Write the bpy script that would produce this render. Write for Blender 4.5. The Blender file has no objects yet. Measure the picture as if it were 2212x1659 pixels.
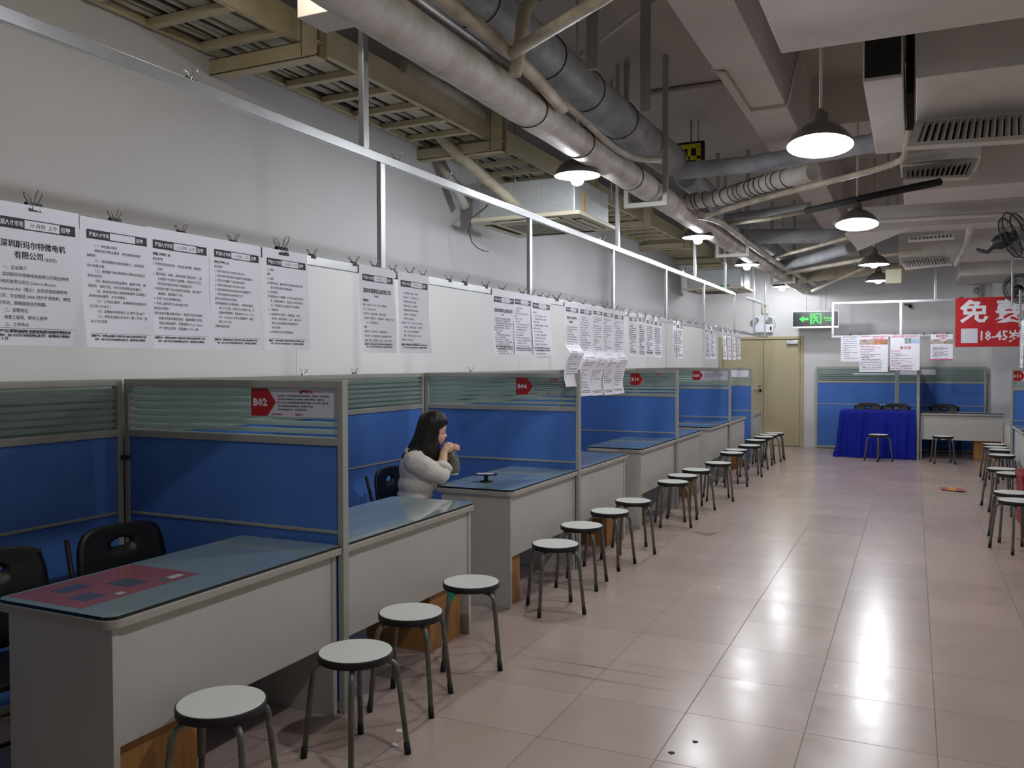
import bpy, bmesh, math, random
from mathutils import Vector, Matrix, Euler
random.seed(11)
SC = bpy.context.scene
COL = SC.collection
PI = math.pi

# ---------------------------------------------------------------- camera
cd = bpy.data.cameras.new('camera'); cam = bpy.data.objects.new('camera', cd); COL.objects.link(cam)
yaw, pitch, roll = 0.4370, 0.0241, -0.0022
fw = Vector((-math.sin(yaw)*math.cos(pitch), math.cos(yaw)*math.cos(pitch), -math.sin(pitch)))
rt0 = Vector((math.cos(yaw), math.sin(yaw), 0)); up0 = rt0.cross(fw)
rt = math.cos(roll)*rt0 + math.sin(roll)*up0; up = -math.sin(roll)*rt0 + math.cos(roll)*up0
cam.matrix_world = Matrix(((rt.x, up.x, -fw.x, 0), (rt.y, up.y, -fw.y, 0), (rt.z, up.z, -fw.z, 1.55), (0, 0, 0, 1)))
cd.sensor_width = 36.0; cd.lens = 36.0*1857.0/2212.0; cd.clip_start = 0.02; cd.clip_end = 60
SC.camera = cam
# ---------------------------------------------------------------- exposure, world
SC.view_settings.view_transform = 'Standard'; SC.view_settings.look = 'None'
SC.view_settings.gamma = 1.0; SC.view_settings.use_curve_mapping = False
SC.view_settings.exposure = 0.14
w = bpy.data.worlds.new('world'); SC.world = w; w.use_nodes = True
w.node_tree.nodes['Background'].inputs[0].default_value = (0.5, 0.5, 0.52, 1)
w.node_tree.nodes['Background'].inputs[1].default_value = 0.01
SC.cycles.max_bounces = 8; SC.cycles.diffuse_bounces = 5; SC.cycles.glossy_bounces = 4
SC.cycles.transparent_max_bounces = 12; SC.cycles.sample_clamp_indirect = 6.0
SC.cycles.use_denoising = True
LAMP_POWER = 520.0      # emission strength of a glowing bulb

# ---------------------------------------------------------------- materials
def lin(h):
    c = [(h >> 16 & 255)/255, (h >> 8 & 255)/255, (h & 255)/255]
    return [x/12.92 if x <= 0.04045 else ((x+0.055)/1.055)**2.4 for x in c]
MATS = {}
def mat(name, h, rough=0.5, metal=0.0, spec=0.5, noise=None, bump=None, coat=0.0, emit=None, alpha=None, trans=0.0, stretch=(1,1,1)):
    m = bpy.data.materials.new(name); m.use_nodes = True; MATS[name] = m
    nt = m.node_tree; b = nt.nodes['Principled BSDF']
    c = lin(h)
    b.inputs['Base Color'].default_value = (*c, 1); b.inputs['Roughness'].default_value = rough
    b.inputs['Metallic'].default_value = metal; b.inputs['Specular IOR Level'].default_value = spec
    b.inputs['Coat Weight'].default_value = coat; b.inputs['Coat Roughness'].default_value = 0.06
    b.inputs['Transmission Weight'].default_value = trans
    if alpha is not None: b.inputs['Alpha'].default_value = alpha
    if emit:
        b.inputs['Emission Color'].default_value = (*lin(emit[0]), 1); b.inputs['Emission Strength'].default_value = emit[1]
    if noise or bump:
        tc = nt.nodes.new('ShaderNodeTexCoord'); mp = nt.nodes.new('ShaderNodeMapping')
        mp.inputs['Scale'].default_value = stretch
        nt.links.new(tc.outputs['Object'], mp.inputs['Vector'])
    if noise:
        n = nt.nodes.new('ShaderNodeTexNoise'); n.inputs['Scale'].default_value = noise[0]; n.inputs['Detail'].default_value = 5
        n.inputs['Roughness'].default_value = 0.65
        nt.links.new(mp.outputs['Vector'], n.inputs['Vector'])
        r = nt.nodes.new('ShaderNodeValToRGB'); r.color_ramp.elements[0].position = 0.32; r.color_ramp.elements[1].position = 0.68
        a = noise[1]; c2 = lin(noise[2]) if len(noise) > 2 else [x*(1-a) for x in c]
        r.color_ramp.elements[0].color = (*c2, 1); r.color_ramp.elements[1].color = (*[min(1, x*(1+a*0.4)) for x in c], 1)
        nt.links.new(n.outputs['Fac'], r.inputs['Fac']); nt.links.new(r.outputs['Color'], b.inputs['Base Color'])
    if bump:
        n = nt.nodes.new('ShaderNodeTexNoise'); n.inputs['Scale'].default_value = bump[0]; n.inputs['Detail'].default_value = 4
        nt.links.new(mp.outputs['Vector'], n.inputs['Vector'])
        bp = nt.nodes.new('ShaderNodeBump'); bp.inputs['Strength'].default_value = bump[1]; bp.inputs['Distance'].default_value = 0.01
        nt.links.new(n.outputs['Fac'], bp.inputs['Height']); nt.links.new(bp.outputs['Normal'], b.inputs['Normal'])
    return m
M = MATS
mat('wall_paint', 0xD6D6D4, 0.7, noise=(1.6, 0.05), bump=(60, 0.05))
mat('wall_paint_grey', 0xC4C4C4, 0.6, noise=(1.2, 0.05))
mat('board_white', 0xE6E7E3, 0.55)
mat('ceiling_paint', 0xB4ADA4, 0.85, noise=(1.1, 0.14), bump=(40, 0.1))
mat('beam_paint', 0xC9C0B8, 0.8, noise=(1.3, 0.08), bump=(50, 0.1))
mat('duct_paint', 0xCFCAC2, 0.7, noise=(2.2, 0.10))
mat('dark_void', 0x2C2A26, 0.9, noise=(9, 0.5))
mat('pipe_white', 0xD2CFC8, 0.6, noise=(3.5, 0.22, 0xA29787), bump=(9, 0.25))
mat('pipe_grey', 0xB7BCC0, 0.55, noise=(4, 0.2, 0x8F9294), bump=(9, 0.2))
mat('pipe_beige', 0xD3CBB5, 0.55, noise=(5, 0.2, 0xA69A82))
mat('foam_black', 0x151416, 0.8)
mat('tray_paint', 0xC2B796, 0.55, noise=(5, 0.12))
mat('cable_pale', 0xB9B5A4, 0.6, noise=(8, 0.2))
mat('cable_black', 0x1B1A18, 0.6)
mat('galvanised', 0x9AA0A0, 0.4, metal=0.75, noise=(14, 0.2))
mat('ac_metal', 0xC9CDCC, 0.42, metal=0.35, noise=(5, 0.08))
mat('ac_plastic', 0xD2CBB2, 0.5)
mat('black_plastic', 0x0E0E0F, 0.42, bump=(250, 0.12))
mat('rubber_black', 0x0B0B0B, 0.55)
mat('slot_dark', 0x17150F, 0.8)
mat('aluminium', 0xC9CCCD, 0.3, metal=0.9, noise=(6, 0.1))
mat('frame_grey', 0xA7A79D, 0.45, metal=0.15, noise=(3, 0.06))
mat('fabric_blue', 0x527CC6, 0.92, spec=0.15, noise=(2.2, 0.1), bump=(900, 0.15))
mat('laminate', 0xBDBBB2, 0.42, noise=(3, 0.05))
mat('laminate_edge', 0xA9A499, 0.5, noise=(8, 0.08))
mat('desk_face', 0x9FB3B6, 0.5)
mat('glass_edge', 0x0B1A15, 0.12)
mat('wood_orange', 0xA8763A, 0.5, noise=(6, 0.25), stretch=(8, 8, 0.6))
mat('stool_white', 0xE4E7DF, 0.35, noise=(4, 0.03))
mat('stool_leg', 0x6E7068, 0.38, metal=0.35, noise=(30, 0.35))
mat('paper', 0xEDEDF4, 0.75, noise=(3, 0.02))
mat('ink', 0x4A4A56, 0.8)
mat('ink_dark', 0x23232B, 0.8)
mat('band', 0x3D3A45, 0.8)
mat('ink_red', 0xB02A34, 0.8)
mat('ink_pink', 0xC9507A, 0.8)
mat('sign_white', 0xD9D9E2, 0.35)
mat('sign_red', 0xB3161E, 0.4)
mat('banner_red', 0xC01A22, 0.6, noise=(5, 0.08))
mat('text_white', 0xE9E9EC, 0.6)
mat('photo_orange', 0xC98A6A, 0.6, noise=(40, 0.7))
mat('photo_green', 0x4C6A4C, 0.6, noise=(30, 0.6, 0xA9B8C8))
mat('photo_brown', 0x6B5340, 0.6, noise=(35, 0.8, 0xD8D0C4))
mat('photo_blue', 0x6F97C6, 0.6, noise=(20, 0.4, 0xDDE6EE))
mat('clip_black', 0x1D2222, 0.3, metal=0.5)
mat('clip_bronze', 0x5B443A, 0.32, metal=0.6)
mat('clip_steel', 0x8F9998, 0.22, metal=0.9)
mat('wire_steel', 0xB9BCBD, 0.2, metal=1.0)
mat('door_beige', 0xB5AB88, 0.5, noise=(1.5, 0.05))
mat('door_gap', 0x3B382B, 0.8)
mat('steel', 0xC4C6C6, 0.25, metal=0.9)
mat('shade_grey', 0x77736D, 0.4, metal=0.4)
mat('shade_white', 0xF2F4F8, 0.35)
mat('socket_white', 0xC9C7C0, 0.5)
mat('brass', 0x8C7B2E, 0.4, metal=0.6)
mat('exit_black', 0x06120A, 0.2)
mat('exit_green', 0x3BE04A, 0.4, emit=(0x3BE04A, 0.9))
mat('lamp_plastic', 0xDFE4EA, 0.4)
mat('cloth_blue', 0x0A1C8E, 0.75, spec=0.25, noise=(5, 0.15), bump=(400, 0.1))
mat('yellow_plastic', 0xC9BE1E, 0.5)
mat('navy_board', 0x1B2230, 0.6)
mat('box_red', 0x8A1020, 0.5)
mat('skin', 0xE0B294, 0.5, noise=(9, 0.05))
mat('lip', 0xA85A56, 0.5)
mat('hair', 0x1A100C, 0.42, spec=0.35, noise=(30, 0.35, 0x0C0807), stretch=(1, 1, 0.05))
mat('sweater', 0xE2DDD2, 0.95, spec=0.1, noise=(14, 0.07), bump=(220, 0.3))
mat('trousers', 0x1C1B20, 0.9)
mat('strap_black', 0x08080A, 0.8)
mat('shoe', 0x2A2A2C, 0.5)
mat('eye', 0x1A1210, 0.2)
mat('food', 0x5D5B22, 0.7, noise=(45, 0.7, 0x2C2A10), bump=(60, 0.6))
mat('food_brown', 0x7A5A44, 0.7, noise=(40, 0.4))
mat('bubble_white', 0xE8E8E4, 0.5)
mat('fan_dark', 0x22262B, 0.45)
mat('orange_tape', 0xD79A2E, 0.6)
mat('teal_tape', 0x1F8F80, 0.5)
mat('green_tag', 0x27B05A, 0.5)

def glow(name, h, s):
    m = bpy.data.materials.new(name); m.use_nodes = True; nt = m.node_tree; nt.nodes.clear()
    e = nt.nodes.new('ShaderNodeEmission'); o = nt.nodes.new('ShaderNodeOutputMaterial')
    e.inputs[0].default_value = (*lin(h), 1); e.inputs[1].default_value = s
    nt.links.new(e.outputs[0], o.inputs[0]); MATS[name] = m
glow('bulb_glow', 0xF6F8FF, LAMP_POWER)

glow('bulb_dim', 0xFFF3E0, LAMP_POWER*0.22)

def nodes_of(name):
    m = bpy.data.materials.new(name); m.use_nodes = True; MATS[name] = m
    nt = m.node_tree
    return nt, nt.nodes, nt.links, nt.nodes['Principled BSDF']
def math_node(nt, op, a, b=None, c=None):
    n = nt.nodes.new('ShaderNodeMath'); n.operation = op
    for i, x in enumerate((a, b, c)):
        if x is None: continue
        if isinstance(x, (int, float)): n.inputs[i].default_value = x
        else: nt.links.new(x, n.inputs[i])
    return n.outputs[0]

def make_floor():
    nt, N, L, b = nodes_of('floor_tiles')
    geo = N.new('ShaderNodeNewGeometry'); sx = N.new('ShaderNodeSeparateXYZ'); L.new(geo.outputs['Position'], sx.inputs[0])
    def joint(o, off):
        t = math_node(nt, 'FRACT', math_node(nt, 'MULTIPLY', math_node(nt, 'SUBTRACT', o, off), 2.0))
        d = math_node(nt, 'MINIMUM', t, math_node(nt, 'SUBTRACT', 1.0, t))
        return math_node(nt, 'LESS_THAN', d, 0.0042)
    j = math_node(nt, 'MAXIMUM', joint(sx.outputs['X'], 0.098-50), joint(sx.outputs['Y'], 4.245-50))
    n = N.new('ShaderNodeTexNoise'); n.inputs['Scale'].default_value = 1.3; n.inputs['Detail'].default_value = 6
    n2 = N.new('ShaderNodeTexNoise'); n2.inputs['Scale'].default_value = 7; n2.inputs['Detail'].default_value = 4
    L.new(geo.outputs['Position'], n.inputs['Vector']); L.new(geo.outputs['Position'], n2.inputs['Vector'])
    # one tone for each tile
    cell = N.new('ShaderNodeTexWhiteNoise'); cell.noise_dimensions = '2D'
    cx = math_node(nt, 'FLOOR', math_node(nt, 'MULTIPLY', math_node(nt, 'SUBTRACT', sx.outputs['X'], 0.098-50), 2.0))
    cy = math_node(nt, 'FLOOR', math_node(nt, 'MULTIPLY', math_node(nt, 'SUBTRACT', sx.outputs['Y'], 4.245-50), 2.0))
    cb = N.new('ShaderNodeCombineXYZ'); L.new(cx, cb.inputs[0]); L.new(cy, cb.inputs[1]); L.new(cb.outputs[0], cell.inputs['Vector'])
    f = math_node(nt, 'ADD', math_node(nt, 'MULTIPLY', n.outputs['Fac'], 0.75), math_node(nt, 'MULTIPLY', cell.outputs['Value'], 0.25))
    r = N.new('ShaderNodeValToRGB'); r.color_ramp.elements[0].position = 0.3; r.color_ramp.elements[1].position = 0.72
    r.color_ramp.elements[0].color = (*lin(0xAF9A90), 1); r.color_ramp.elements[1].color = (*lin(0xC0AB9F), 1)
    L.new(f, r.inputs['Fac'])
    # two rust streaks left by something dragged across
    def streak(y0, x0, x1, slope, hw):
        yy = math_node(nt, 'SUBTRACT', sx.outputs['Y'], math_node(nt, 'ADD', math_node(nt, 'MULTIPLY', sx.outputs['X'], slope), y0))
        a = math_node(nt, 'LESS_THAN', math_node(nt, 'ABSOLUTE', yy), hw)
        mid, half = (x0+x1)/2, (x1-x0)/2
        e = math_node(nt, 'SUBTRACT', 1.0, math_node(nt, 'DIVIDE', math_node(nt, 'ABSOLUTE', math_node(nt, 'SUBTRACT', sx.outputs['X'], mid)), half))
        return math_node(nt, 'MULTIPLY', a, math_node(nt, 'MAXIMUM', e, 0.0))
    st = math_node(nt, 'MAXIMUM', streak(STREAK[0][0], STREAK[0][1], STREAK[0][2], STREAK[0][3], 0.011), streak(STREAK[1][0], STREAK[1][1], STREAK[1][2], STREAK[1][3], 0.013))
    st = math_node(nt, 'MULTIPLY', st, math_node(nt, 'MULTIPLY', n2.outputs['Fac'], 1.1))
    m1 = N.new('ShaderNodeMixRGB'); L.new(st, m1.inputs[0]); L.new(r.outputs['Color'], m1.inputs[1]); m1.inputs[2].default_value = (*lin(0x8A5A20), 1)
    m2 = N.new('ShaderNodeMixRGB'); L.new(math_node(nt, 'MULTIPLY', j, 0.75), m2.inputs[0]); L.new(m1.outputs[0], m2.inputs[1]); m2.inputs[2].default_value = (*lin(0x4A3F3A), 1)
    L.new(m2.outputs[0], b.inputs['Base Color'])
    rr = math_node(nt, 'ADD', math_node(nt, 'MULTIPLY', n2.outputs['Fac'], 0.14), 0.17)
    L.new(math_node(nt, 'ADD', rr, math_node(nt, 'MULTIPLY', j, 0.4)), b.inputs['Roughness'])
    b.inputs['Specular IOR Level'].default_value = 0.5
    bp = N.new('ShaderNodeBump'); bp.inputs['Strength'].default_value = 0.35; bp.inputs['Distance'].default_value = 0.002
    L.new(math_node(nt, 'SUBTRACT', math_node(nt, 'MULTIPLY', n2.outputs['Fac'], 0.25), j), bp.inputs['Height']); L.new(bp.outputs['Normal'], b.inputs['Normal'])
STREAK = ((4.12, -1.97, -0.95, 0.0, 0), (3.962, -1.93, -0.95, 0.0, 0))
make_floor()

def make_frost():
    # ribbed frosted pane: frosted bands with clear lines between
    m = bpy.data.materials.new('frosted_glass'); m.use_nodes = True; MATS['frosted_glass'] = m
    nt = m.node_tree; N = nt.nodes; L = nt.links; N.clear()
    geo = N.new('ShaderNodeNewGeometry'); sx = N.new('ShaderNodeSeparateXYZ'); L.new(geo.outputs['Position'], sx.inputs[0])
    t = math_node(nt, 'FRACT', math_node(nt, 'MULTIPLY', sx.outputs['Z'], 1/0.034))
    clear = math_node(nt, 'LESS_THAN', t, 0.34)
    tr = N.new('ShaderNodeBsdfTransparent'); tr.inputs[0].default_value = (0.86, 0.93, 0.91, 1)
    di = N.new('ShaderNodeBsdfDiffuse'); di.inputs[0].default_value = (*lin(0xB4C2BD), 1)
    tl = N.new('ShaderNodeBsdfTranslucent'); tl.inputs[0].default_value = (*lin(0xC2D4CE), 1)
    gl = N.new('ShaderNodeBsdfGlossy'); gl.inputs['Roughness'].default_value = 0.05
    fr = N.new('ShaderNodeFresnel'); fr.inputs[0].default_value = 1.45
    a = N.new('ShaderNodeMixShader'); a.inputs[0].default_value = 0.5; L.new(di.outputs[0], a.inputs[1]); L.new(tl.outputs[0], a.inputs[2])
    b = N.new('ShaderNodeMixShader'); b.inputs[0].default_value = 0.12; L.new(a.outputs[0], b.inputs[1]); L.new(tr.outputs[0], b.inputs[2])
    c = N.new('ShaderNodeMixShader'); L.new(clear, c.inputs[0]); L.new(b.outputs[0], c.inputs[1]); L.new(tr.outputs[0], c.inputs[2])
    d = N.new('ShaderNodeMixShader'); L.new(math_node(nt, 'MULTIPLY', fr.outputs[0], 0.5), d.inputs[0]); L.new(c.outputs[0], d.inputs[1]); L.new(gl.outputs[0], d.inputs[2])
    o = N.new('ShaderNodeOutputMaterial'); L.new(d.outputs[0], o.inputs[0])
make_frost()

def make_film(name, col, clear, rough=0.1):
    m = bpy.data.materials.new(name); m.use_nodes = True; MATS[name] = m
    nt = m.node_tree; N = nt.nodes; L = nt.links; N.clear()
    tr = N.new('ShaderNodeBsdfTransparent'); tr.inputs[0].default_value = (0.9, 0.95, 0.95, 1)
    p = N.new('ShaderNodeBsdfPrincipled'); p.inputs['Base Color'].default_value = (*lin(col), 1); p.inputs['Roughness'].default_value = rough
    mx = N.new('ShaderNodeMixShader'); mx.inputs[0].default_value = clear; L.new(p.outputs[0], mx.inputs[1]); L.new(tr.outputs[0], mx.inputs[2])
    o = N.new('ShaderNodeOutputMaterial'); L.new(mx.outputs[0], o.inputs[0])
make_film('bag_film', 0xC4D2DA, 0.86, 0.15)
make_film('sign_film', 0xAEBBB8, 0.55, 0.2)
make_film('fan_mesh', 0x3A3F44, 0.55, 0.4)

def make_glass_top():
    # a clear glass plate over pale laminate: mirror-like at grazing angles
    nt, N, L, b = nodes_of('glass_top')
    b.inputs['Base Color'].default_value = (*lin(0x93A8AA), 1); b.inputs['Roughness'].default_value = 0.35
    b.inputs['Coat Weight'].default_value = 1.0; b.inputs['Coat Roughness'].default_value = 0.03; b.inputs['Coat IOR'].default_value = 1.85
    b.inputs['Specular IOR Level'].default_value = 0.3
make_glass_top()

# ---------------------------------------------------------------- mesh helpers
WORLD = {}                     # world position of every object's origin while building
class MB:
    def __init__(s): s.v = []; s.f = []; s.m = []; s.sm = []
    def add(s, vs, fs, mi=0, smooth=False):
        o = len(s.v); s.v += [Vector(p) for p in vs]
        for f in fs: s.f.append([i+o for i in f]); s.m.append(mi); s.sm.append(smooth)
        return s
    def box(s, x0, x1, y0, y1, z0, z1, mi=0, rot=None, piv=None):
        vs = [Vector((x, y, z)) for z in (z0, z1) for y in (y0, y1) for x in (x0, x1)]
        if rot is not None:
            piv = Vector(piv) if piv is not None else Vector(((x0+x1)/2, (y0+y1)/2, (z0+z1)/2))
            vs = [rot @ (p-piv)+piv for p in vs]
        return s.add(vs, [(0, 2, 3, 1), (4, 5, 7, 6), (0, 1, 5, 4), (2, 6, 7, 3), (0, 4, 6, 2), (1, 3, 7, 5)], mi)
    def beam(s, a, b, w, h, mi=0, upv=(0, 0, 1)):
        a, b = Vector(a), Vector(b); d = (b-a).normalized(); u = Vector(upv)
        if abs(d.dot(u)) > 0.98: u = Vector((0, 1, 0))
        r = d.cross(u).normalized(); u = r.cross(d).normalized()
        vs = [p+r*x*w/2+u*y*h/2 for p in (a, b) for x, y in ((-1, -1), (1, -1), (1, 1), (-1, 1))]
        return s.add(vs, [(0, 1, 2, 3), (7, 6, 5, 4), (0, 4, 5, 1), (1, 5, 6, 2), (2, 6, 7, 3), (3, 7, 4, 0)], mi)
    def tube(s, path, r, n=12, mi=0, caps=True, smooth=True, closed=False):
        P = [Vector(p) for p in path]; k = len(P)
        R = r if isinstance(r, (list, tuple)) else [r]*k
        t0 = (P[1]-P[0]).normalized(); ref = Vector((0, 0, 1)) if abs(t0.z) < 0.9 else Vector((1, 0, 0))
        nrm = (ref - t0*ref.dot(t0)).normalized(); vs = []; prev = t0
        for i in range(k):
            if closed: t = (P[(i+1) % k]-P[i-1]).normalized()
            else: t = (P[min(i+1, k-1)]-P[max(i-1, 0)]).normalized()
            q = prev.rotation_difference(t); nrm = q @ nrm; nrm = (nrm - t*nrm.dot(t)).normalized(); prev = t
            bn = t.cross(nrm)
            for j in range(n):
                a = 2*PI*j/n; vs.append(P[i]+(nrm*math.cos(a)+bn*math.sin(a))*R[i])
        fs = []
        for i in range(k if closed else k-1):
            i2 = (i+1) % k
            for j in range(n): j2 = (j+1) % n; fs.append((i*n+j, i*n+j2, i2*n+j2, i2*n+j))
        s.add(vs, fs, mi, smooth)
        if caps and not closed:
            o = len(s.v)-k*n
            s.f.append([o+j for j in range(n)][::-1]); s.m.append(mi); s.sm.append(False)
            s.f.append([o+(k-1)*n+j for j in range(n)]); s.m.append(mi); s.sm.append(False)
        return s
    def lathe(s, prof, n=24, mi=0, c=(0, 0, 0), smooth=True, rot=None):
        c = Vector(c); vs = []
        for (r, z) in prof:
            for j in range(n):
                a = 2*PI*j/n; p = Vector((r*math.cos(a), r*math.sin(a), z))
                vs.append((rot @ p if rot is not None else p)+c)
        fs = []
        for i in range(len(prof)-1):
            for j in range(n): j2 = (j+1) % n; fs.append((i*n+j, i*n+j2, (i+1)*n+j2, (i+1)*n+j))
        s.add(vs, fs, mi, smooth); o = len(s.v)-len(vs)
        if prof[0][0] > 1e-6: pass
        return s
    def disc(s, r, z, n=24, mi=0, c=(0, 0, 0), flip=False):
        vs = [Vector((r*math.cos(2*PI*j/n), r*math.sin(2*PI*j/n), z))+Vector(c) for j in range(n)]
        return s.add(vs, [list(range(n))[::-1] if flip else list(range(n))], mi)
    def prism(s, poly, z0, z1, mi=0, top=None, fn=None, bottom=True):
        n = len(poly); vs = [Vector((x, y, z0)) for x, y in poly]+[Vector((x, y, z1)) for x, y in poly]
        if fn: vs = [Vector(fn(p)) for p in vs]
        o = len(s.v); s.v += vs
        def F(ix, m): s.f.append([o+i for i in ix]); s.m.append(m); s.sm.append(False)
        for i in range(n): j = (i+1) % n; F((i, j, n+j, n+i), mi)
        F(list(range(n, 2*n)), mi if top is None else top)
        if bottom: F(list(range(n))[::-1], mi)
        return s
    def ell(s, c, r, n=16, k=10, mi=0, rot=None):
        prof = [(math.sin(PI*i/k), -math.cos(PI*i/k)) for i in range(k+1)]
        vs = []; c = Vector(c)
        for (q, z) in prof:
            for j in range(n):
                a = 2*PI*j/n; p = Vector((q*math.cos(a)*r[0], q*math.sin(a)*r[1], z*r[2]))
                vs.append((rot @ p if rot is not None else p)+c)
        fs = []
        for i in range(k):
            for j in range(n): j2 = (j+1) % n; fs.append((i*n+j, i*n+j2, (i+1)*n+j2, (i+1)*n+j))
        return s.add(vs, fs, mi, True)
    def quad(s, a, b, c, d, mi=0): return s.add([a, b, c, d], [(0, 1, 2, 3)], mi)
    def build(s, name, mats, parent=None, org=None, bevel=0.0, merge=False, kind=None):
        if isinstance(mats, str): mats = [mats]
        if parent is not None: o0 = WORLD[parent.name] if org is None else Vector(org)
        elif org is not None: o0 = Vector(org)
        else:
            lo = [min(p[i] for p in s.v) for i in range(3)]; hi = [max(p[i] for p in s.v) for i in range(3)]
            o0 = Vector(((lo[0]+hi[0])/2, (lo[1]+hi[1])/2, lo[2]))
        me = bpy.data.meshes.new(name)
        me.from_pydata([p-o0 for p in s.v], [], s.f)
        for mm in mats: me.materials.append(MATS[mm])
        me.polygons.foreach_set('material_index', s.m); me.polygons.foreach_set('use_smooth', s.sm)
        if merge:
            bm = bmesh.new(); bm.from_mesh(me); bmesh.ops.remove_doubles(bm, verts=bm.verts, dist=1e-5)
            bmesh.ops.recalc_face_normals(bm, faces=bm.faces); bm.to_mesh(me); bm.free()
        me.update()
        ob = bpy.data.objects.new(name, me); COL.objects.link(ob); WORLD[ob.name] = o0
        if parent is not None:
            ob.parent = parent; ob.location = o0-WORLD[parent.name]
        else: ob.location = o0
        if bevel:
            bv = ob.modifiers.new('bevel', 'BEVEL'); bv.width = bevel; bv.segments = 2; bv.limit_method = 'ANGLE'
        if kind: ob['kind'] = kind
        return ob
def tag(o, label, cat, group=None, kind=None):
    o['label'] = label; o['category'] = cat
    if group: o['group'] = group
    if kind: o['kind'] = kind
    return o
def thing(name, label, cat, loc=(0, 0, 0), rz=0.0, group=None):
    # built at the world origin, then moved: parts are authored in the thing's own axes
    o = bpy.data.objects.new(name, None); COL.objects.link(o); o.empty_display_size = 0.1
    WORLD[o.name] = Vector((0, 0, 0)); o.location = loc; o.rotation_euler = (0, 0, rz)
    return tag(o, label, cat, group)
def copy_tree(o, parent=None):
    c = o.copy(); COL.objects.link(c); WORLD[c.name] = WORLD.get(o.name, Vector((0, 0, 0)))
    if parent is not None:
        c.parent = parent
        for k in ('label', 'category', 'group'):
            if k in c and k != 'label': del c[k]
    for ch in o.children: copy_tree(ch, c)
    return c
def dup(o, label, loc, rz=0.0, group=None, scale=None):
    c = copy_tree(o); c.location = loc; c.rotation_euler = (0, 0, rz); c['label'] = label
    if group: c['group'] = group
    if scale: c.scale = (scale,)*3
    return c
ORD = ['first', 'second', 'third', 'fourth', 'fifth', 'sixth', 'seventh', 'eighth', 'ninth', 'tenth', 'eleventh', 'twelfth', 'thirteenth',
       'fourteenth', 'fifteenth', 'sixteenth', 'seventeenth', 'eighteenth', 'nineteenth', 'twentieth']
def ordinal(i):
    if i < 20: return ORD[i]
    tens = {2: 'twenty', 3: 'thirty', 4: 'forty', 5: 'fifty', 6: 'sixty'}; n = i+1
    if n % 10 == 0: return {3: 'thirtieth', 4: 'fortieth', 5: 'fiftieth'}[n//10]
    return tens[n//10]+'-'+ORD[n % 10-1]

_TX = {}
def text_geo(sx, bold=0.0):
    k = (sx, bold)
    if k not in _TX:
        c = bpy.data.curves.new('lettering', 'FONT'); c.body = sx; c.size = 1.0; c.resolution_u = 1; c.offset = bold
        o = bpy.data.objects.new('lettering', c); me = bpy.data.meshes.new_from_object(o)
        vs = [(v.co.x, v.co.y) for v in me.vertices]; fs = [tuple(p.vertices) for p in me.polygons]
        bpy.data.objects.remove(o); bpy.data.curves.remove(c); bpy.data.meshes.remove(me)
        _TX[k] = (vs, fs)
    return _TX[k]
def put_text(mb, sx, x, y, size, fn, mi, bold=0.0, width=None, align='l', wy=1.0):
    # fn maps sheet coordinates (x right, y up) to 3-D
    vs, fs = text_geo(sx, bold)
    if not vs: return
    x0 = min(v[0] for v in vs); x1 = max(v[0] for v in vs)
    k = size; kx = size if width is None else width/max(1e-6, (x1-x0))
    off = -x0*kx
    if align == 'c': off = -(x0+x1)/2*kx
    if align == 'r': off = -x1*kx
    mb.add([fn(x+off+v[0]*kx, y+v[1]*k*wy) for v in vs], fs, mi)
def rnd(a, b): return random.uniform(a, b)
def rounded(x0, x1, y0, y1, r, corners=(1, 1, 1, 1), n=6):
    # corners in order (x0,y0) (x1,y0) (x1,y1) (x0,y1)
    pts = []
    for (cx, cy, a0, on) in ((x0, y0, PI, corners[0]), (x1, y0, 1.5*PI, corners[1]), (x1, y1, 0, corners[2]), (x0, y1, 0.5*PI, corners[3])):
        if not on: pts.append((cx, cy)); continue
        sx = 1 if cx == x0 else -1; sy = 1 if cy == y0 else -1
        for i in range(n+1):
            a = a0+0.5*PI*i/n; pts.append((cx+sx*r+r*math.cos(a), cy+sy*r+r*math.sin(a)))
    return pts
# ================================================================ the setting
XL, XR, YB, YE, ZC = -3.72, 2.75, -3.0, 16.6, 4.1
def struct(name, mb, mats, **k):
    return mb.build(name, mats, kind='structure', **k)
struct('floor', MB().box(XL-0.1, XR+0.1, YB-0.1, YE+0.1, -0.1, 0.0), 'floor_tiles')
struct('ceiling', MB().box(XL-0.1, XR+0.1, YB-0.1, YE+0.1, ZC, ZC+0.1), 'ceiling_paint')
struct('wall_left', MB().box(XL-0.1, XL, YB, YE, 0, ZC), 'wall_paint_grey')
# end wall with an opening for the double door
DX0, DX1, DZ = -3.37, -1.83, 2.04
struct('wall_end', MB().box(XL, DX0, YE, YE+0.12, 0, ZC).box(DX1, XR, YE, YE+0.12, 0, ZC).box(DX0, DX1, YE, YE+0.12, DZ, ZC), 'wall_paint')
struct('wall_right', MB().box(XR, XR+0.1, YB, YE, 0, ZC), 'wall_paint')
struct('wall_front', MB().box(XL, XR, YB-0.1, YB, 0, ZC), 'wall_paint')
# white boarding on the lower part of the left wall, in sheets with fine joints
mb = MB(); y = YB
for y1 in (-1.3, 0.4, 2.2, 4.55, 8.1, 10.2, 12.3, 14.4, YE): mb.box(XL, XL+0.02, y+0.002, y1-0.002, 0.0, 2.222); y = y1
struct('trim_1', mb, 'board_white')
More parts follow.
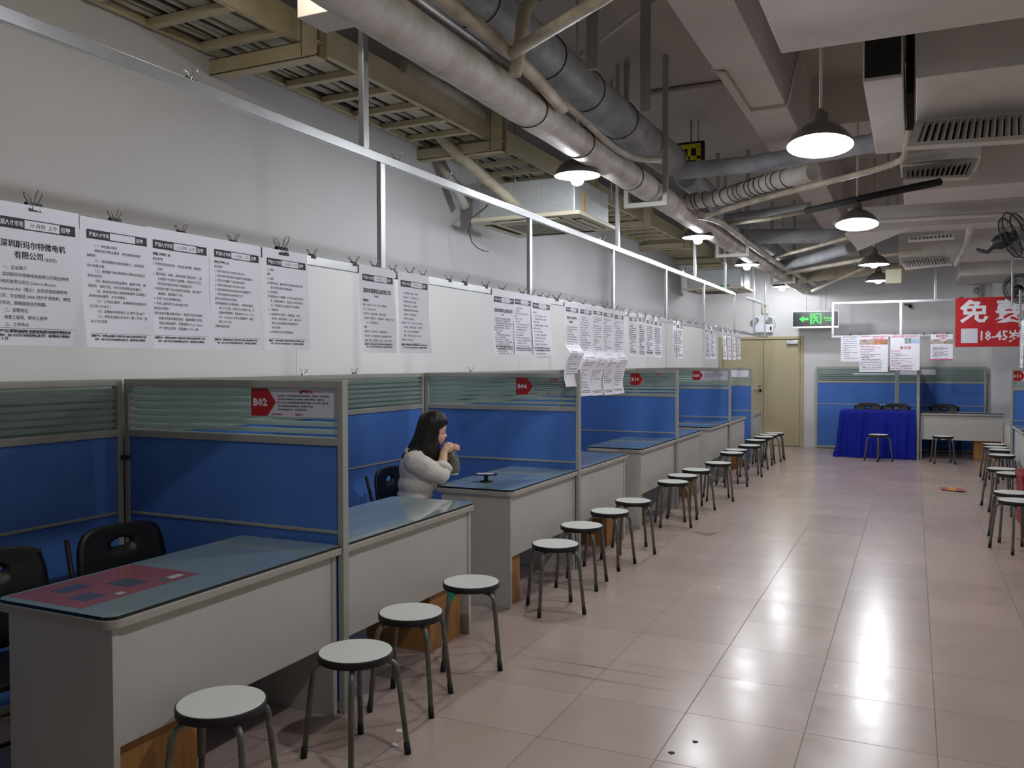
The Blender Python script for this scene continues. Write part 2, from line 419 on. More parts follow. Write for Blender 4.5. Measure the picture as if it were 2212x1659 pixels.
# concrete beams under the slab and the pillar on the right of the end wall
struct('trim_2', MB().box(-1.175, -0.86, YB, YE, 3.43, ZC), 'beam_paint')
struct('trim_3', MB().box(-0.86, XR, 8.25, 8.75, 3.68, ZC), 'beam_paint')
struct('trim_4', MB().box(-0.86, XR, 12.4, 12.8, 3.5, ZC), 'beam_paint')
struct('trim_5', MB().box(1.17, XR, 16.2, YE, 0, ZC), 'wall_paint')
# double door
d = thing('door_1', 'beige steel double door with lever handle in the end wall', 'door'); d['kind'] = 'structure'
MB().box(DX0, DX0+0.06, YE-0.02, YE+0.1, 0, DZ).box(DX1-0.06, DX1, YE-0.02, YE+0.1, 0, DZ).box(DX0+0.06, DX1-0.06, YE-0.02, YE+0.1, DZ-0.05, DZ).build('door_frame', 'door_beige', d, bevel=0.004)
xm = -2.55
for a, b in ((DX0+0.066, xm-0.003), (xm+0.003, DX1-0.066)):
    MB().box(a, b, YE+0.01, YE+0.055, 0.006, DZ-0.055).build('door_leaf', 'door_beige', d, bevel=0.003)
for zz in (0.25, 1.0, 1.5, 1.75):
    MB().lathe([(0.009, 0), (0.009, 0.11)], 8, c=(DX1-0.062, YE, zz)).build('hinge', 'door_beige', d)
MB().box(xm-0.4, xm-0.39, YE+0.056, YE+0.06, 0.0, 0.01).build('door_gap', 'door_gap', d)
MB().box(xm+0.42, xm+0.62, YE-0.05, YE+0.01, DZ-0.15, DZ-0.09).beam((xm+0.52, YE-0.03, DZ-0.08), (xm+0.42, YE-0.16, DZ-0.045), 0.02, 0.012).build('door_closer', 'steel', d, bevel=0.004)
h = MB().lathe([(0, 0), (0.03, 0), (0.03, 0.012), (0.012, 0.016), (0.012, 0.04), (0, 0.04)], 16, c=(xm-0.06, YE+0.01, 1.03), rot=Matrix.Rotation(PI/2, 3, 'X')).build('door_handle', 'slot_dark', d)
MB().beam((xm-0.06, YE-0.025, 1.03), (xm-0.19, YE-0.025, 1.03), 0.016, 0.022).build('lever', 'steel', h)
MB().lathe([(0, 0), (0.026, 0), (0.024, 0.02), (0, 0.02)], 16, c=(xm-0.07, YE+0.01, 1.13), rot=Matrix.Rotation(PI/2, 3, 'X')).build('lock_cylinder', 'steel', d)

# ================================================================ office partitions
def sign_geo(code, film=False):
    # sticker on the glass: red arrow with the booth number, notice text beside it
    W_, H_ = 0.485, 0.128
    mb = MB(); f = lambda dy: (lambda x, y: (x, -0.0045-dy, y))
    mb.prism([(0, 0), (W_, 0), (W_, H_), (0, H_)], 0, 1, 0, fn=lambda p: (p.x, -0.0035-0.0008*p.z, p.y))
    q = f(0.0004)
    mb.add([q(0, 0), q(0.099, 0), q(0.149, H_/2), q(0.099, H_), q(0, H_)], [(0, 1, 2, 3, 4)], 1)
    q = f(0.0006)
    for y0, y1 in ((0, H_/2), (H_/2, H_)):
        a, b = (0.099, 0.149) if y0 == 0 else (0.149, 0.099)
        mb.add([q(a-0.004, y0), q(a-0.002, y0), q(b-0.002, y1), q(b-0.004, y1)], [(0, 1, 2, 3)], 2)
    put_text(mb, code, 0.013, 0.047, 0.048, f(0.0008), 2, 0.035, width=0.082)
    g = f(0.0009)
    put_text(mb, '温馨提示', 0.317, H_-0.021, 0.0165, g, 1, 0.03, width=0.078, align='c')
    rows = ['● 公共场所，请求职者保管好随身携带的贵重物品，谨防丢失，如有遇到可疑',
            '    情况请及时联系现场的工作人员或保安，或拨打报警电话，以确保安全。',
            '● 为了您的个人财产安全请求职者不要轻信任何收费，勿交任何押金，谨防受骗。',
            '● 为了更好的服务求职者及招聘单位，请大家爱护公共卫生，',
            '    保持现场的整洁和秩序，共同营造良好环境。']
    for i, r in enumerate(rows):
        put_text(mb, r, 0.158, H_-0.037-i*0.0155, 0.0085, g, 3, 0.012, width=(0.285, 0.262, 0.285, 0.2, 0.165)[i])
    put_text(mb, '职业介绍招聘专线', 0.121, 0.0065, 0.0085, g, 1, 0.02, width=0.064)
    put_text(mb, '温馨服务热线', 0.255, 0.0065, 0.0085, g, 1, 0.02, width=0.045)
    return mb
def partition(name, L, sign=None, film=False, clips=False, extra_rails=True, top=1.475, plate=None):
    t = thing(name, '', 'partition')
    P = 0.030; D = 0.040
    f = MB()
    f.box(0, P, -D/2, D/2, 0, top).box(L-P, L, -D/2, D/2, 0, top)
    f.box(P, L-P, -D/2, D/2, top-0.034, top).box(P, L-P, -D/2, D/2, 1.187, 1.222)
    f.box(P, L-P, -D/2+0.002, D/2-0.002, 0.797, 0.812).box(P, L-P, -D/2+0.002, D/2-0.002, 0.012, 0.05)
    f.build('frame', 'frame_grey', t, bevel=0.0025)
    MB().box(P-0.004, L-P+0.004, -0.003, 0.003, 1.218, top-0.03).build('glass_pane', 'frosted_glass', t)
    MB().box(P, L-P, -0.013, 0.013, 0.811, 1.188).build('upper_panel', 'fabric_blue', t)
    MB().box(P, L-P, -0.013, 0.013, 0.049, 0.798).build('lower_panel', 'fabric_blue', t)
    if sign:
        mb = sign_geo(sign, film)
        for p in mb.v: p.x += L-P-0.012-0.485; p.z += top-0.034-0.131
        s = mb.build('notice_sticker', ['sign_film' if film else 'sign_white', 'sign_red', 'text_white', 'ink_dark'], t)
        s['label'] = 'notice sticker with red arrow reading '+sign
    if plate:
        MB().box(plate[0], plate[1], -0.006, -0.0035, plate[2], plate[3]).build('blank_card', 'paper', t)
    return t
CROSS_X = -3.60; CL = 1.338
for i, (yy, code, film, lab) in enumerate(((3.11, 'B02', False, 'blue partition with frosted top and the B02 notice, nearest the camera'),
        (6.05, 'B06', True, 'blue partition with the B06 notice, behind the seated woman'),
        (9.02, 'B10', True, 'blue partition with the B10 notice, behind the long hanging paper scrolls'),
        (11.92, 'B14', False, 'blue partition with the B14 notice, near the beige door'))):
    t = partition('partition', CL, code, film); t.location = (CROSS_X, yy, 0); tag(t, lab, 'partition', 'cross partitions between the left booths')
t = partition('partition', CL, plate=(0.83, 1.27, 1.33, 1.435)); t.location = (CROSS_X, 13.72, 0)
tag(t, 'last blue partition of the left row with a blank white card on its glass', 'partition', 'cross partitions between the left booths')
ys = (0.35, 3.085, 6.025, 8.995, 11.895, 13.695)
for i in range(5):
    a, b = ys[i]+(0.05 if i else 0), ys[i+1]
    t = partition('back_partition', b-a); t.location = (-3.622, a, 0); t.rotation_euler = (0, 0, PI/2)
    tag(t, ('blue back partition along the white wall behind the nearest black chairs', 'blue back partition along the wall to the left of the seated woman',
            'blue back partition along the wall between the B06 and B10 partitions', 'blue back partition along the wall between the B10 and B14 partitions',
            'short blue back partition along the wall beyond the B14 partition')[i], 'partition', 'back partitions along the left wall')
# small dark connector between the two nearest panels, and other screw plates: parts of the partition they are screwed to
def connector(px, py, pz, label):
    o = tag(MB().box(px-0.03, px+0.03, py-0.026, py-0.019, pz-0.012, pz+0.012).lathe([(0, 0), (0.006, 0), (0.006, 0.004), (0, 0.004)], 8, c=(px+0.02, py-0.026, pz), rot=Matrix.Rotation(PI/2, 3, 'X')).build('corner_bracket', 'clip_bronze', bevel=0.002), label, 'bracket')
connector(-3.565, 3.087, 1.083, 'small dark metal bracket joining the two blue panels in the nearest corner')
# end-wall partitions
t = partition('partition', 1.345, plate=(0.62, 1.3, 1.335, 1.36)); t.location = (-1.605, 16.5, 0); tag(t, 'blue partition on the end wall beside the beige door', 'partition', 'partitions against the end wall')
t = partition('partition', 1.365, plate=(0.03, 0.6, 1.335, 1.43)); t.location = (-0.255, 16.5, 0); tag(t, 'blue partition on the end wall behind the right grey desk', 'partition', 'partitions against the end wall')
t = partition('divider_partition', 1.33); t.location = (0.072, 15.12, 0); t.rotation_euler = (0, 0, PI/2); tag(t, 'blue divider seen edge-on between the cloth-covered table and the grey desk', 'partition')
# right-hand row
t = partition('partition', 1.34, 'B11'); t.location = (1.125, 12.63, 0); tag(t, 'blue partition with the B11 notice at the right edge', 'partition')
for o in t.children:
    if o.name.startswith('notice_sticker'): o.location.x -= 0.80
t = partition('back_partition', 5.0); t.location = (2.50, 16.0, 0); t.rotation_euler = (0, 0, -PI/2); tag(t, 'blue back partition of the right-hand booths', 'partition')

# ================================================================ desks
def desk(L, free, cab=None):
    # local x along the desk, front (visitor) edge at y=0, depth towards +y; free: which ends are free
    t = thing('service_desk', '', 'desk'); D = 0.565
    r = (free[0], free[1], free[1], free[0])
    MB().prism(rounded(0, L, 0, D, 0.045, r), 0.712, 0.742).build('desk_top', 'laminate_edge', t, bevel=0.004)
    MB().prism(rounded(0.004, L-0.004, 0.004, D-0.004, 0.042, r), 0.742, 0.753, 0, top=1).build('glass_plate', ['glass_edge', 'glass_top'], t)
    e0, e1 = (0.028 if free[0] else 0.004), (0.028 if free[1] else 0.004)
    MB().box(e0+0.026, L-e1-0.026, 0.034, 0.052, 0.318, 0.712).build('front_panel', 'laminate', t, bevel=0.002)
    for k, (a, b) in enumerate(((e0, e0+0.026), (L-e1-0.026, L-e1))):
        z1 = 0.712
        MB().box(a, b, 0.026, D-0.04, 0.0, z1).build('side_panel', 'laminate', t, bevel=0.002)
    return t
def place_desk(t, x, yy, rz, lab, group): t.location = (x, yy, 0); t.rotation_euler = (0, 0, rz); tag(t, lab, 'desk', group)
GD = 'grey desks along the left row'
spec = [(1.885, 3.085, (1, 0), 'grey desk nearest the camera, red leaflet under its glass top'), (3.135, 4.375, (0, 1), 'grey desk just beyond the B02 partition, in front of the seated woman'),
        (4.855, 6.025, (1, 0), 'grey desk the woman leans on, before the B06 partition'), (6.075, 7.285, (0, 1), 'grey desk just beyond the B06 partition'),
        (7.72, 8.995, (1, 0), 'grey desk just before the B10 partition'), (9.045, 10.23, (0, 1), 'grey desk just beyond the B10 partition'),
        (10.66, 11.895, (1, 0), 'grey desk just before the B14 partition'), (11.945, 13.18, (0, 1), 'grey desk just beyond the B14 partition'),
        (13.745, 14.73, (0, 1), 'last grey desk of the left row, beside the beige door')]
for a, b, fr, lab in spec:
    place_desk(desk(b-a, fr), -2.268, a, PI/2, lab, GD)
place_desk(desk(1.17, (0, 0)), 0.10, 15.2, 0, 'grey desk against the end wall, beside the cloth-covered table', None)
place_desk(desk(1.05, (0, 1)), 1.145, 12.60, -PI/2, 'grey desk at the right edge, near side of the B11 partition', 'grey desks along the right row')
place_desk(desk(1.45, (1, 0)), 1.155, 14.12, -PI/2, 'grey desk behind the B11 partition on the right', 'grey desks along the right row')

# wooden drawer cabinets that stand under the desks
def cabinet(w, dp, h, label, x, yy, rz=PI/2):
    t = thing('drawer_cabinet', label, 'cabinet', (x, yy, 0), rz, 'wooden cabinets under the desks')
    MB().box(0, w, 0, dp, 0.0, h).build('body', 'wood_orange', t, bevel=0.003)
    for k in range(3):
        z0 = 0.03+k*(h-0.04)/3
        dr = MB().box(0.008, w-0.008, dp, dp+0.016, z0, z0+(h-0.04)/3-0.008).build('drawer', 'wood_orange', t, bevel=0.002)
        MB().beam((w*0.35, dp+0.026, z0+0.09), (w*0.65, dp+0.026, z0+0.09), 0.012, 0.012).build('drawer_handle', 'steel', dr)
    return t
for (yy, w_, x, lab) in ((1.945, 0.36, -2.335, 'orange wooden cabinet under the desk nearest the camera'), (3.955, 0.34, -2.335, 'orange wooden cabinet under the desk just beyond the B02 partition'),
        (4.915, 0.20, -2.335, 'orange wooden cabinet under the desk the woman leans on'), (6.88, 0.34, -2.335, 'orange wooden cabinet under the desk just beyond the B06 partition'),
        (7.78, 0.22, -2.335, 'orange wooden cabinet under the desk just before the B10 partition'), (9.82, 0.34, -2.335, 'orange wooden cabinet under the desk just beyond the B10 partition'),
        (12.75, 0.34, -2.335, 'orange wooden cabinet under the desk just beyond the B14 partition')):
    cabinet(w_, 0.40, 0.56, lab, x, yy)
cabinet(0.36, 0.4, 0.5, 'orange wooden cabinet under the end-wall desk', 0.87, 15.32, 0)

# red leaflet lying under the glass, near corner of the first desk
mb = MB(); Z0 = 0.7534
def leaf(x, y): return (-2.452-0.36*y, 1.925+0.52*x, Z0)
mb.quad(leaf(0, 0), leaf(1, 0), leaf(1, 1), leaf(0, 1), 0)
for (a, b, c, d_, m_) in ((0.13, 0.18, 0.3, 0.42, 1), (0.50, 0.22, 0.68, 0.55, 1), (0.2, 0.6, 0.42, 0.8, 1), (0.34, 0.08, 0.40, 0.16, 2), (0.80, 0.1, 0.92, 0.2, 2), (0.73, 0.1, 0.79, 0.2, 3)):
    q = lambda x, y: (lambda p: (p[0], p[1], p[2]+0.0003))(leaf(x, y))
    mb.quad(q(a, b), q(c, b), q(c, d_), q(a, d_), m_)
mat('leaflet_red', 0xA7646A, 0.25, coat=0.6); mat('leaflet_blue', 0x5C6478, 0.25, coat=0.6); mat('leaflet_white', 0xDDE4E4, 0.25, coat=0.6); mat('leaflet_green', 0x5E8A68, 0.25, coat=0.6)
tag(mb.build('leaflet', ['leaflet_red', 'leaflet_blue', 'leaflet_white', 'leaflet_green']), 'faded red leaflet under the glass on the nearest desk corner', 'leaflet')

# ================================================================ round stools
def make_stool():
    t = thing('round_stool', '', 'stool')
    MB().lathe([(0, 0.388), (0.143, 0.388), (0.1475, 0.391), (0.1475, 0.4165), (0.1455, 0.4185), (0.141, 0.4188)], 48).build('seat_rim', 'rubber_black', t)
    MB().lathe([(0.1425, 0.415), (0.1425, 0.4195), (0.1405, 0.4203)], 48).disc(0.1405, 0.4203, 48).build('seat_top', 'stool_white', t)
    for k in range(4):
        a = PI/4+k*PI/2; c, s = math.cos(a), math.sin(a)
        pr = [(0.05, 0.378), (0.11, 0.378), (0.128, 0.376), (0.145, 0.369), (0.158, 0.355), (0.165, 0.335), (0.1685, 0.31), (0.2, 0.036)]
        lg = MB().tube([(c*r, s*r, z) for r, z in pr], 0.0112, 12)
        l = lg.build('leg', 'stool_leg', t)
        MB().tube([(c*0.1988, s*0.1988, 0.046), (c*0.2042, s*0.2042, 0.0)], [0.0128, 0.0135], 12).build('rubber_foot', 'rubber_black', l)
    return t
stool0 = make_stool()
LEFT = [(-2.095, 2.175), (-1.985, 2.785), (-2.07, 3.335), (-2.072, 3.93), (-2.03, 4.985), (-2.095, 5.63), (-2.1, 6.26), (-2.085, 6.82), (-2.075, 8.07), (-2.1, 8.555), (-2.085, 9.08),
        (-2.0, 9.80), (-2.07, 10.98), (-2.09, 11.37), (-2.035, 12.05), (-2.095, 12.92), (-2.07, 13.54), (-2.063, 13.95), (-2.02, 14.32)]
ROT = [20, -15, 12, 28, 38, 5, -8, 30, 25, 12, 40, 20, 33, 8, 18, 25, 0, 30, 12]
notes = {0: 'round white-topped stool nearest the camera, beside the first grey desk', 3: 'round white-topped stool with teal tape wrapped under its rim',
         4: 'round white-topped stool standing alone in front of the desk the woman leans on', 18: 'round white-topped stool farthest along the left row, beside the beige door'}
used = False
def put_stool(x, yy, deg, lab, group):
    global used
    if not used: o = stool0; used = True; o.location = (x, yy, 0); o.rotation_euler = (0, 0, math.radians(deg)); o['label'] = lab; o['group'] = group
    else: o = dup(stool0, lab, (x, yy, 0), math.radians(deg), group)
    return o
for i, (x, yy) in enumerate(LEFT):
    lab = notes.get(i, 'round white-topped stool, %s from the camera in the row along the left desks' % ordinal(i))
    o = put_stool(x, yy, ROT[i], lab, 'stools along the left desks')
    if i == 3:
        a = math.radians(ROT[i]+225); mb = MB()
        mb.box(-0.012, 0.012, -0.016, 0.016, -0.03, 0.012, rot=Matrix.Rotation(a, 3, 'Z'), piv=(0, 0, 0))
        for p in mb.v: p.x += math.cos(a)*0.147; p.y += math.sin(a)*0.147; p.z += 0.378
        tp = mb.build('tape_wrap', 'teal_tape', None, org=(0, 0, 0), bevel=0.006); tp.parent = o; tp.rotation_euler = (0, 0, -math.radians(ROT[i]))
RIGHT = [(0.785, 8.12), (0.79, 8.60), (0.92, 10.09), (0.865, 10.47), (0.985, 12.04), (1.035, 12.75), (1.01, 13.11), (1.02, 13.58)]
RR = [30, 12, 40, 22, 10, 33, 18, 5]
for i, (x, yy) in enumerate(RIGHT):
    put_stool(x, yy, RR[i], 'round white-topped stool, %s from the camera in the row along the right side' % ordinal(i), 'stools along the right side')
put_stool(-0.49, 14.66, 45, 'round white-topped stool in front of the blue cloth-covered table', 'stools before the end-wall desks')
put_stool(0.415, 14.73, 10, 'round white-topped stool in front of the grey end-wall desk', 'stools before the end-wall desks')

# ================================================================ black plastic chairs
def make_chair():
    t = thing('plastic_chair', '', 'chair')           # faces local -y; seat centre at origin
    Wb, Hb = 0.43, 0.36
    n = 56; outer = []; inner = []
    for j in range(n):
        a = 2*PI*j/n; c, s = math.cos(a), math.sin(a); e = 0.28
        ox = (abs(c)**e)*math.copysign(1, c)*Wb/2; oz = (abs(s)**e)*math.copysign(1, s)*Hb/2
        if oz > 0: ox *= 1-0.12*(oz/(Hb/2))**2; oz += 0.018*math.cos(ox/(Wb/2)*PI/2)
        outer.append((ox, oz)); inner.append((c*0.052, 0.112+s*0.019+0.006*(1-abs(c))))
    def bend(x, z, dy):
        return Vector((x, 0.19+0.055*(z/Hb)+0.10*(0.04-x*x)*2+dy - 0.02*max(0, z/Hb-0.35)*2, 0.645+z))
    mb = MB(); K = 6; rings = []
    for k in range(K+1):
        u = k/K; rings.append([(inner[j][0]*(1-u)+outer[j][0]*u, inner[j][1]*(1-u)+outer[j][1]*u) for j in range(n)])
    for dy, flip in ((-0.009, True), (0.009, False)):
        vs = [bend(x, z, dy) for r_ in rings for x, z in r_]; fs = []
        for k in range(K):
            for j in range(n):
                j2 = (j+1) % n; f = (k*n+j, k*n+j2, (k+1)*n+j2, (k+1)*n+j); fs.append(f[::-1] if flip else f)
        mb.add(vs, fs, 0, True)
    N_ = (K+1)*n
    for base in (0, K*n):
        mb.f += [[base+j, base+(j+1) % n, N_+base+(j+1) % n, N_+base+j] for j in range(n)]; mb.m += [0]*n; mb.sm += [True]*n
    mb.build('backrest', 'black_plastic', t, merge=True)
    sp = rounded(-0.21, 0.21, -0.20, 0.19, 0.06); mb = MB().prism(sp, 0.425, 0.447); mb.build('seat', 'black_plastic', t, bevel=0.008)
    for sx in (-1, 1):
        MB().tube([(sx*0.215, 0.27, 0.80), (sx*0.22, 0.215, 0.60), (sx*0.225, 0.12, 0.43), (sx*0.228, -0.24, 0.012)], 0.011, 10).build('front_leg', 'cable_black', t)
        MB().tube([(sx*0.205, -0.10, 0.425), (sx*0.206, 0.05, 0.3), (sx*0.21, 0.25, 0.012)], 0.011, 10).build('rear_leg', 'cable_black', t)
    MB().beam((-0.22, 0.235, 0.06), (0.22, 0.235, 0.06), 0.014, 0.014).build('cross_bar', 'cable_black', t)
    MB().beam((-0.226, -0.215, 0.05), (0.226, -0.215, 0.05), 0.014, 0.014).build('cross_bar', 'cable_black', t)
    return t
chair0 = make_chair()
def put_chair(o, x, yy, rz, lab): o.location = (x, yy, 0); o.rotation_euler = (0, 0, rz); o['label'] = lab; o['group'] = 'black plastic chairs'
put_chair(chair0, -2.98, 2.69, math.radians(84), 'black plastic chair with an oval handle hole behind the nearest desk')
put_chair(copy_tree(chair0), -2.99, 2.09, math.radians(82), 'black plastic chair cut by the left edge of the photo')
put_chair(copy_tree(chair0), -3.05, 5.0, math.radians(96), 'black plastic chair the woman sits on')
for x, lab in ((-0.72, 'black chair behind the left half of the cloth-covered table'), (-0.27, 'black chair behind the right half of the cloth-covered table'), (0.48, 'black chair behind the grey end-wall desk')):
    put_chair(copy_tree(chair0), x, 16.12, 0.0, lab)

# ================================================================ cloth-covered table on the end wall
t = thing('table', 'folding table hidden under the royal blue cloth', 'table', (-0.53, 15.4, 0))
MB().box(-0.54, 0.54, -0.3, 0.3, 0.715, 0.74).build('table_top', 'laminate', t)
for sx in (-1, 1):
    for sy in (-1, 1): MB().tube([(sx*0.48, sy*0.22, 0), (sx*0.48, sy*0.22, 0.715)], 0.014, 10).build('leg', 'steel', t)
mb = MB(); n = 200; rings = []
def cloth_ring(z, grow, amp, ph=0):
    pts = []; hx, hy = 0.555+grow, 0.315+grow
    per = [(-hx, -hy), (hx, -hy), (hx, hy), (-hx, hy)]; tot = 4*(hx+hy)
    for j in range(n):
        s = j/n*tot; 
        if s < 2*hx: p = (-hx+s, -hy); nn = (0, -1)
        elif s < 2*hx+2*hy: p = (hx, -hy+s-2*hx); nn = (1, 0)
        elif s < 4*hx+2*hy: p = (hx-(s-2*hx-2*hy), hy); nn = (0, 1)
        else: p = (-hx, hy-(s-4*hx-2*hy)); nn = (-1, 0)
        u = s*2*PI/0.155; k = amp*(math.sin(u+1.3*math.sin(s*5.3))*0.6+0.4*math.sin(u*0.5+2))
        if nn == (1, 0): k = min(k, 0.0)*0.3
        pts.append(Vector((p[0]+nn[0]*k-0.53, p[1]+nn[1]*k+15.4, z)))
    return pts
zs = [(0.762, -0.004, 0), (0.757, 0.004, 0.002), (0.73, 0.008, 0.008), (0.6, 0.014, 0.022), (0.4, 0.02, 0.03), (0.2, 0.028, 0.036), (0.05, 0.034, 0.04), (0.004, 0.036, 0.042)]
for z, g, a in zs: rings.append(cloth_ring(z, g, a))
for r_ in rings[2:]:
    for p in r_:
        if p.x < -1.0: p.x -= 0.055*(0.75-p.z)      # the left corner flares out
        p.x = min(p.x, 0.043); p.y = min(p.y, 15.76)
vs = [p for r_ in rings for p in r_]; fs = [(k*n+j, k*n+(j+1) % n, (k+1)*n+(j+1) % n, (k+1)*n+j) for k in range(len(rings)-1) for j in range(n)]
mb.add(vs, fs, 0, True); mb.f.append(list(range(n))); mb.m.append(0); mb.sm.append(False)
tag(mb.build('tablecloth', 'cloth_blue'), 'royal blue pleated cloth draped to the floor over the end-wall table', 'tablecloth')

# red box on the right, leaflet and marks on the floor
mb = MB().prism([(0.905, 8.9), (1.35, 8.95), (1.35, 9.5), (0.93, 9.5)], 0.0, 0.5)
t = thing('red_box', 'dark red lidded carton standing on the floor among the right-hand stools', 'box', (0, 0, 0)); t.location = (1.15, 9.5, 0)
MB().box(-0.22, 0.25, -0.28, 0.28, 0, 0.46).build('body', 'box_red', t, bevel=0.006); MB().box(-0.235, 0.26, -0.29, 0.29, 0.44, 0.5).build('lid', 'box_red', t, bevel=0.006)
mb = MB()
def lf(u, v, k=0): return (0.30+0.26*u+0.02*v, 11.86-0.26*v-0.10*u, 0.004+0.012*abs(math.sin(3*u+2*v))+k)
G = 6
for i in range(G):
    for j in range(4): mb.quad(lf(i/G, (j+1)/4), lf((i+1)/G, (j+1)/4), lf((i+1)/G, j/4), lf(i/G, j/4), 1 if 1 < i < 4 and j < 3 else 0)
mat('flyer_red', 0xB4503C, 0.5); mat('flyer_yellow', 0xC89A3A, 0.5)
o = tag(mb.build('flyer', ['flyer_red', 'flyer_yellow']), 'crumpled red and yellow flyer lying on the aisle floor', 'flyer')
mat('grime', 0x6E655C, 0.7)
tag(MB().prism([(-1.84, 7.86), (-1.70, 7.70), (-1.655, 7.68), (-1.60, 7.90), (-1.70, 7.80)], 0.0, 0.001).build('floor_stain', 'grime'), 'grey triangular grime patch on the floor beside the stools', 'stain')
for k, (x, yy, r_, dk, lab) in enumerate(((-0.86, 3.33, 0.016, 1, 'dark chip on the floor, left of the two nearest the camera in the aisle'), (-0.80, 3.47, 0.014, 1, 'dark chip on the floor just behind the nearest aisle chip'),
        (-1.955, 3.05, 0.022, 0, 'white paint scrap on the floor beside the second stool'), (-1.90, 2.93, 0.02, 0, 'white paint scrap on the floor in front of the second stool'),
        (-1.74, 2.66, 0.02, 0, 'white paint scrap on the floor nearest the camera'))):
    mb = MB(); pts = [(x+r_*(0.5+rnd(0, 0.6))*math.cos(a*PI/4), yy+r_*(0.4+rnd(0, 0.6))*math.sin(a*PI/4)) for a in range(8)]
    mb.prism(pts, 0.0, 0.002); tag(mb.build('floor_chip', 'slot_dark' if dk else 'paper'), lab, 'debris')
# ================================================================ aluminium hanging rails
RX = -2.30
t = thing('hanging_rail', 'long aluminium rail frame hanging above the left desks, holding the notices', 'rail')
MB().box(RX-0.008, RX+0.008, 0.3, 12.40, 1.963, 2.003).build('lower_rail', 'aluminium', t, bevel=0.002)
MB().box(RX-0.012, RX+0.012, 0.3, 12.37, 2.500, 2.542).build('top_rail', 'aluminium', t, bevel=0.002)
for yy in (0.8, 3.457, 5.20, 6.936, 8.637, 10.39, 12.34): MB().box(RX-0.012, RX+0.012, yy-0.02, yy+0.02, 2.003, 2.500).build('post', 'aluminium', t, bevel=0.002)
for yy in (1.0, 3.337, 7.10, 9.97, 11.74): MB().box(RX-0.026, RX+0.002, yy-0.022, yy+0.022, 2.53, ZC).build('hanger', 'aluminium', t, bevel=0.002)
t = thing('hanging_rail', 'short aluminium rail frame hanging in front of the beige door', 'rail')
MB().box(RX-0.008, RX+0.008, 12.43, 15.42, 1.975, 2.012).build('lower_rail', 'aluminium', t, bevel=0.002)
MB().box(RX-0.012, RX+0.012, 13.25, 15.25, 2.515, 2.555).build('top_rail', 'aluminium', t, bevel=0.002)
for yy in (13.97, 15.10): MB().box(RX-0.012, RX+0.012, yy-0.02, yy+0.02, 2.012, 3.2 if yy > 14.5 else 3.3).build('post', 'aluminium', t, bevel=0.002)
t = thing('hanging_rail', 'aluminium rail frame hanging along the end wall behind the red banner', 'rail')
MB().box(-1.215, 2.2, 14.90, 14.92, 2.495, 2.535).build('top_rail', 'aluminium', t, bevel=0.002)
MB().box(-1.215, 1.9, 14.90, 14.92, 1.955, 1.99).build('lower_rail', 'aluminium', t, bevel=0.002)
for x in (-1.197, -0.19, 0.85): MB().box(x-0.018, x+0.018, 14.90, 14.92, 1.99, 2.495).build('post', 'aluminium', t, bevel=0.002)
for x in (0.30, 1.6): MB().box(x-0.018, x+0.018, 14.91, 14.935, 2.535, ZC).build('hanger', 'aluminium', t, bevel=0.002)
t = thing('hanging_rail', 'aluminium rail end hanging at the right edge, in front of the red banner', 'rail')
MB().box(1.062, 1.082, 8.3, 11.05, 1.972, 2.006).build('lower_rail', 'aluminium', t, bevel=0.002)
MB().box(1.052, 1.074, 10.985, 11.03, 1.94, 2.35).build('post', 'aluminium', t, bevel=0.002)
MB().box(1.062, 1.082, 8.3, 9.4, 2.31, 2.35).build('top_rail', 'aluminium', t, bevel=0.002)
MB().box(1.152, 1.172, 12.97, 13.02, 2.3, ZC).build('hanger', 'aluminium', t, bevel=0.002)

# ================================================================ binder clips
def make_clip(wid, m):
    t = thing('binder_clip', '', 'clip'); h = wid*0.52
    MB().prism([(-wid/2, -0.010), (-wid/2, 0.010), (-wid/2, 0.010), (-wid/2, -0.010)], 0, 0.001) if False else None
    mb = MB()
    a = [(-0.011, -h*0.62), (-0.009, -h*0.62), (-0.003, h*0.38), (0.003, h*0.38), (0.009, -h*0.62), (0.011, -h*0.62), (0.0052, h*0.46), (-0.0052, h*0.46)]
    n = len(a); vs = [Vector((sx*wid/2, p[0], p[1])) for sx in (-1, 1) for p in a]
    mb.add(vs, [tuple(range(n))[::-1], tuple(range(n, 2*n))]+[(i, (i+1) % n, n+(i+1) % n, n+i) for i in range(n)])
    mb.build('body', m, t)
    for sy in (-1, 1):
        k = wid*0.5
        pts = [(-k*0.55, sy*0.010, -h*0.5), (-k*0.30, sy*0.008, h*0.1), (-k*0.26, sy*0.012, h*0.6), (-k*0.42, sy*0.020, h*1.25), (-k*0.25, sy*0.026, h*1.75), (k*0.25, sy*0.026, h*1.75),
               (k*0.42, sy*0.020, h*1.25), (k*0.26, sy*0.012, h*0.6), (k*0.30, sy*0.008, h*0.1), (k*0.55, sy*0.010, -h*0.5)]
        MB().tube(pts, 0.0016, 6).build('wire_handle', 'wire_steel', t)
    return t
CL_B, CL_Z, CL_S = make_clip(0.044, 'clip_black'), make_clip(0.032, 'clip_bronze'), make_clip(0.040, 'clip_steel')
protos = {'b': [CL_B, 0], 'z': [CL_Z, 0], 's': [CL_S, 0]}
def put_clip(kind, loc, rz, label, group, scale=1.0):
    p = protos[kind]
    o = p[0] if p[1] == 0 else copy_tree(p[0])
    p[1] += 1
    o.location = loc; o.rotation_euler = (0, 0, rz); o.scale = (scale,)*3; o['label'] = label; o['group'] = group
    return o
names = {'b': 'black', 'z': 'bronze', 's': 'silvery'}
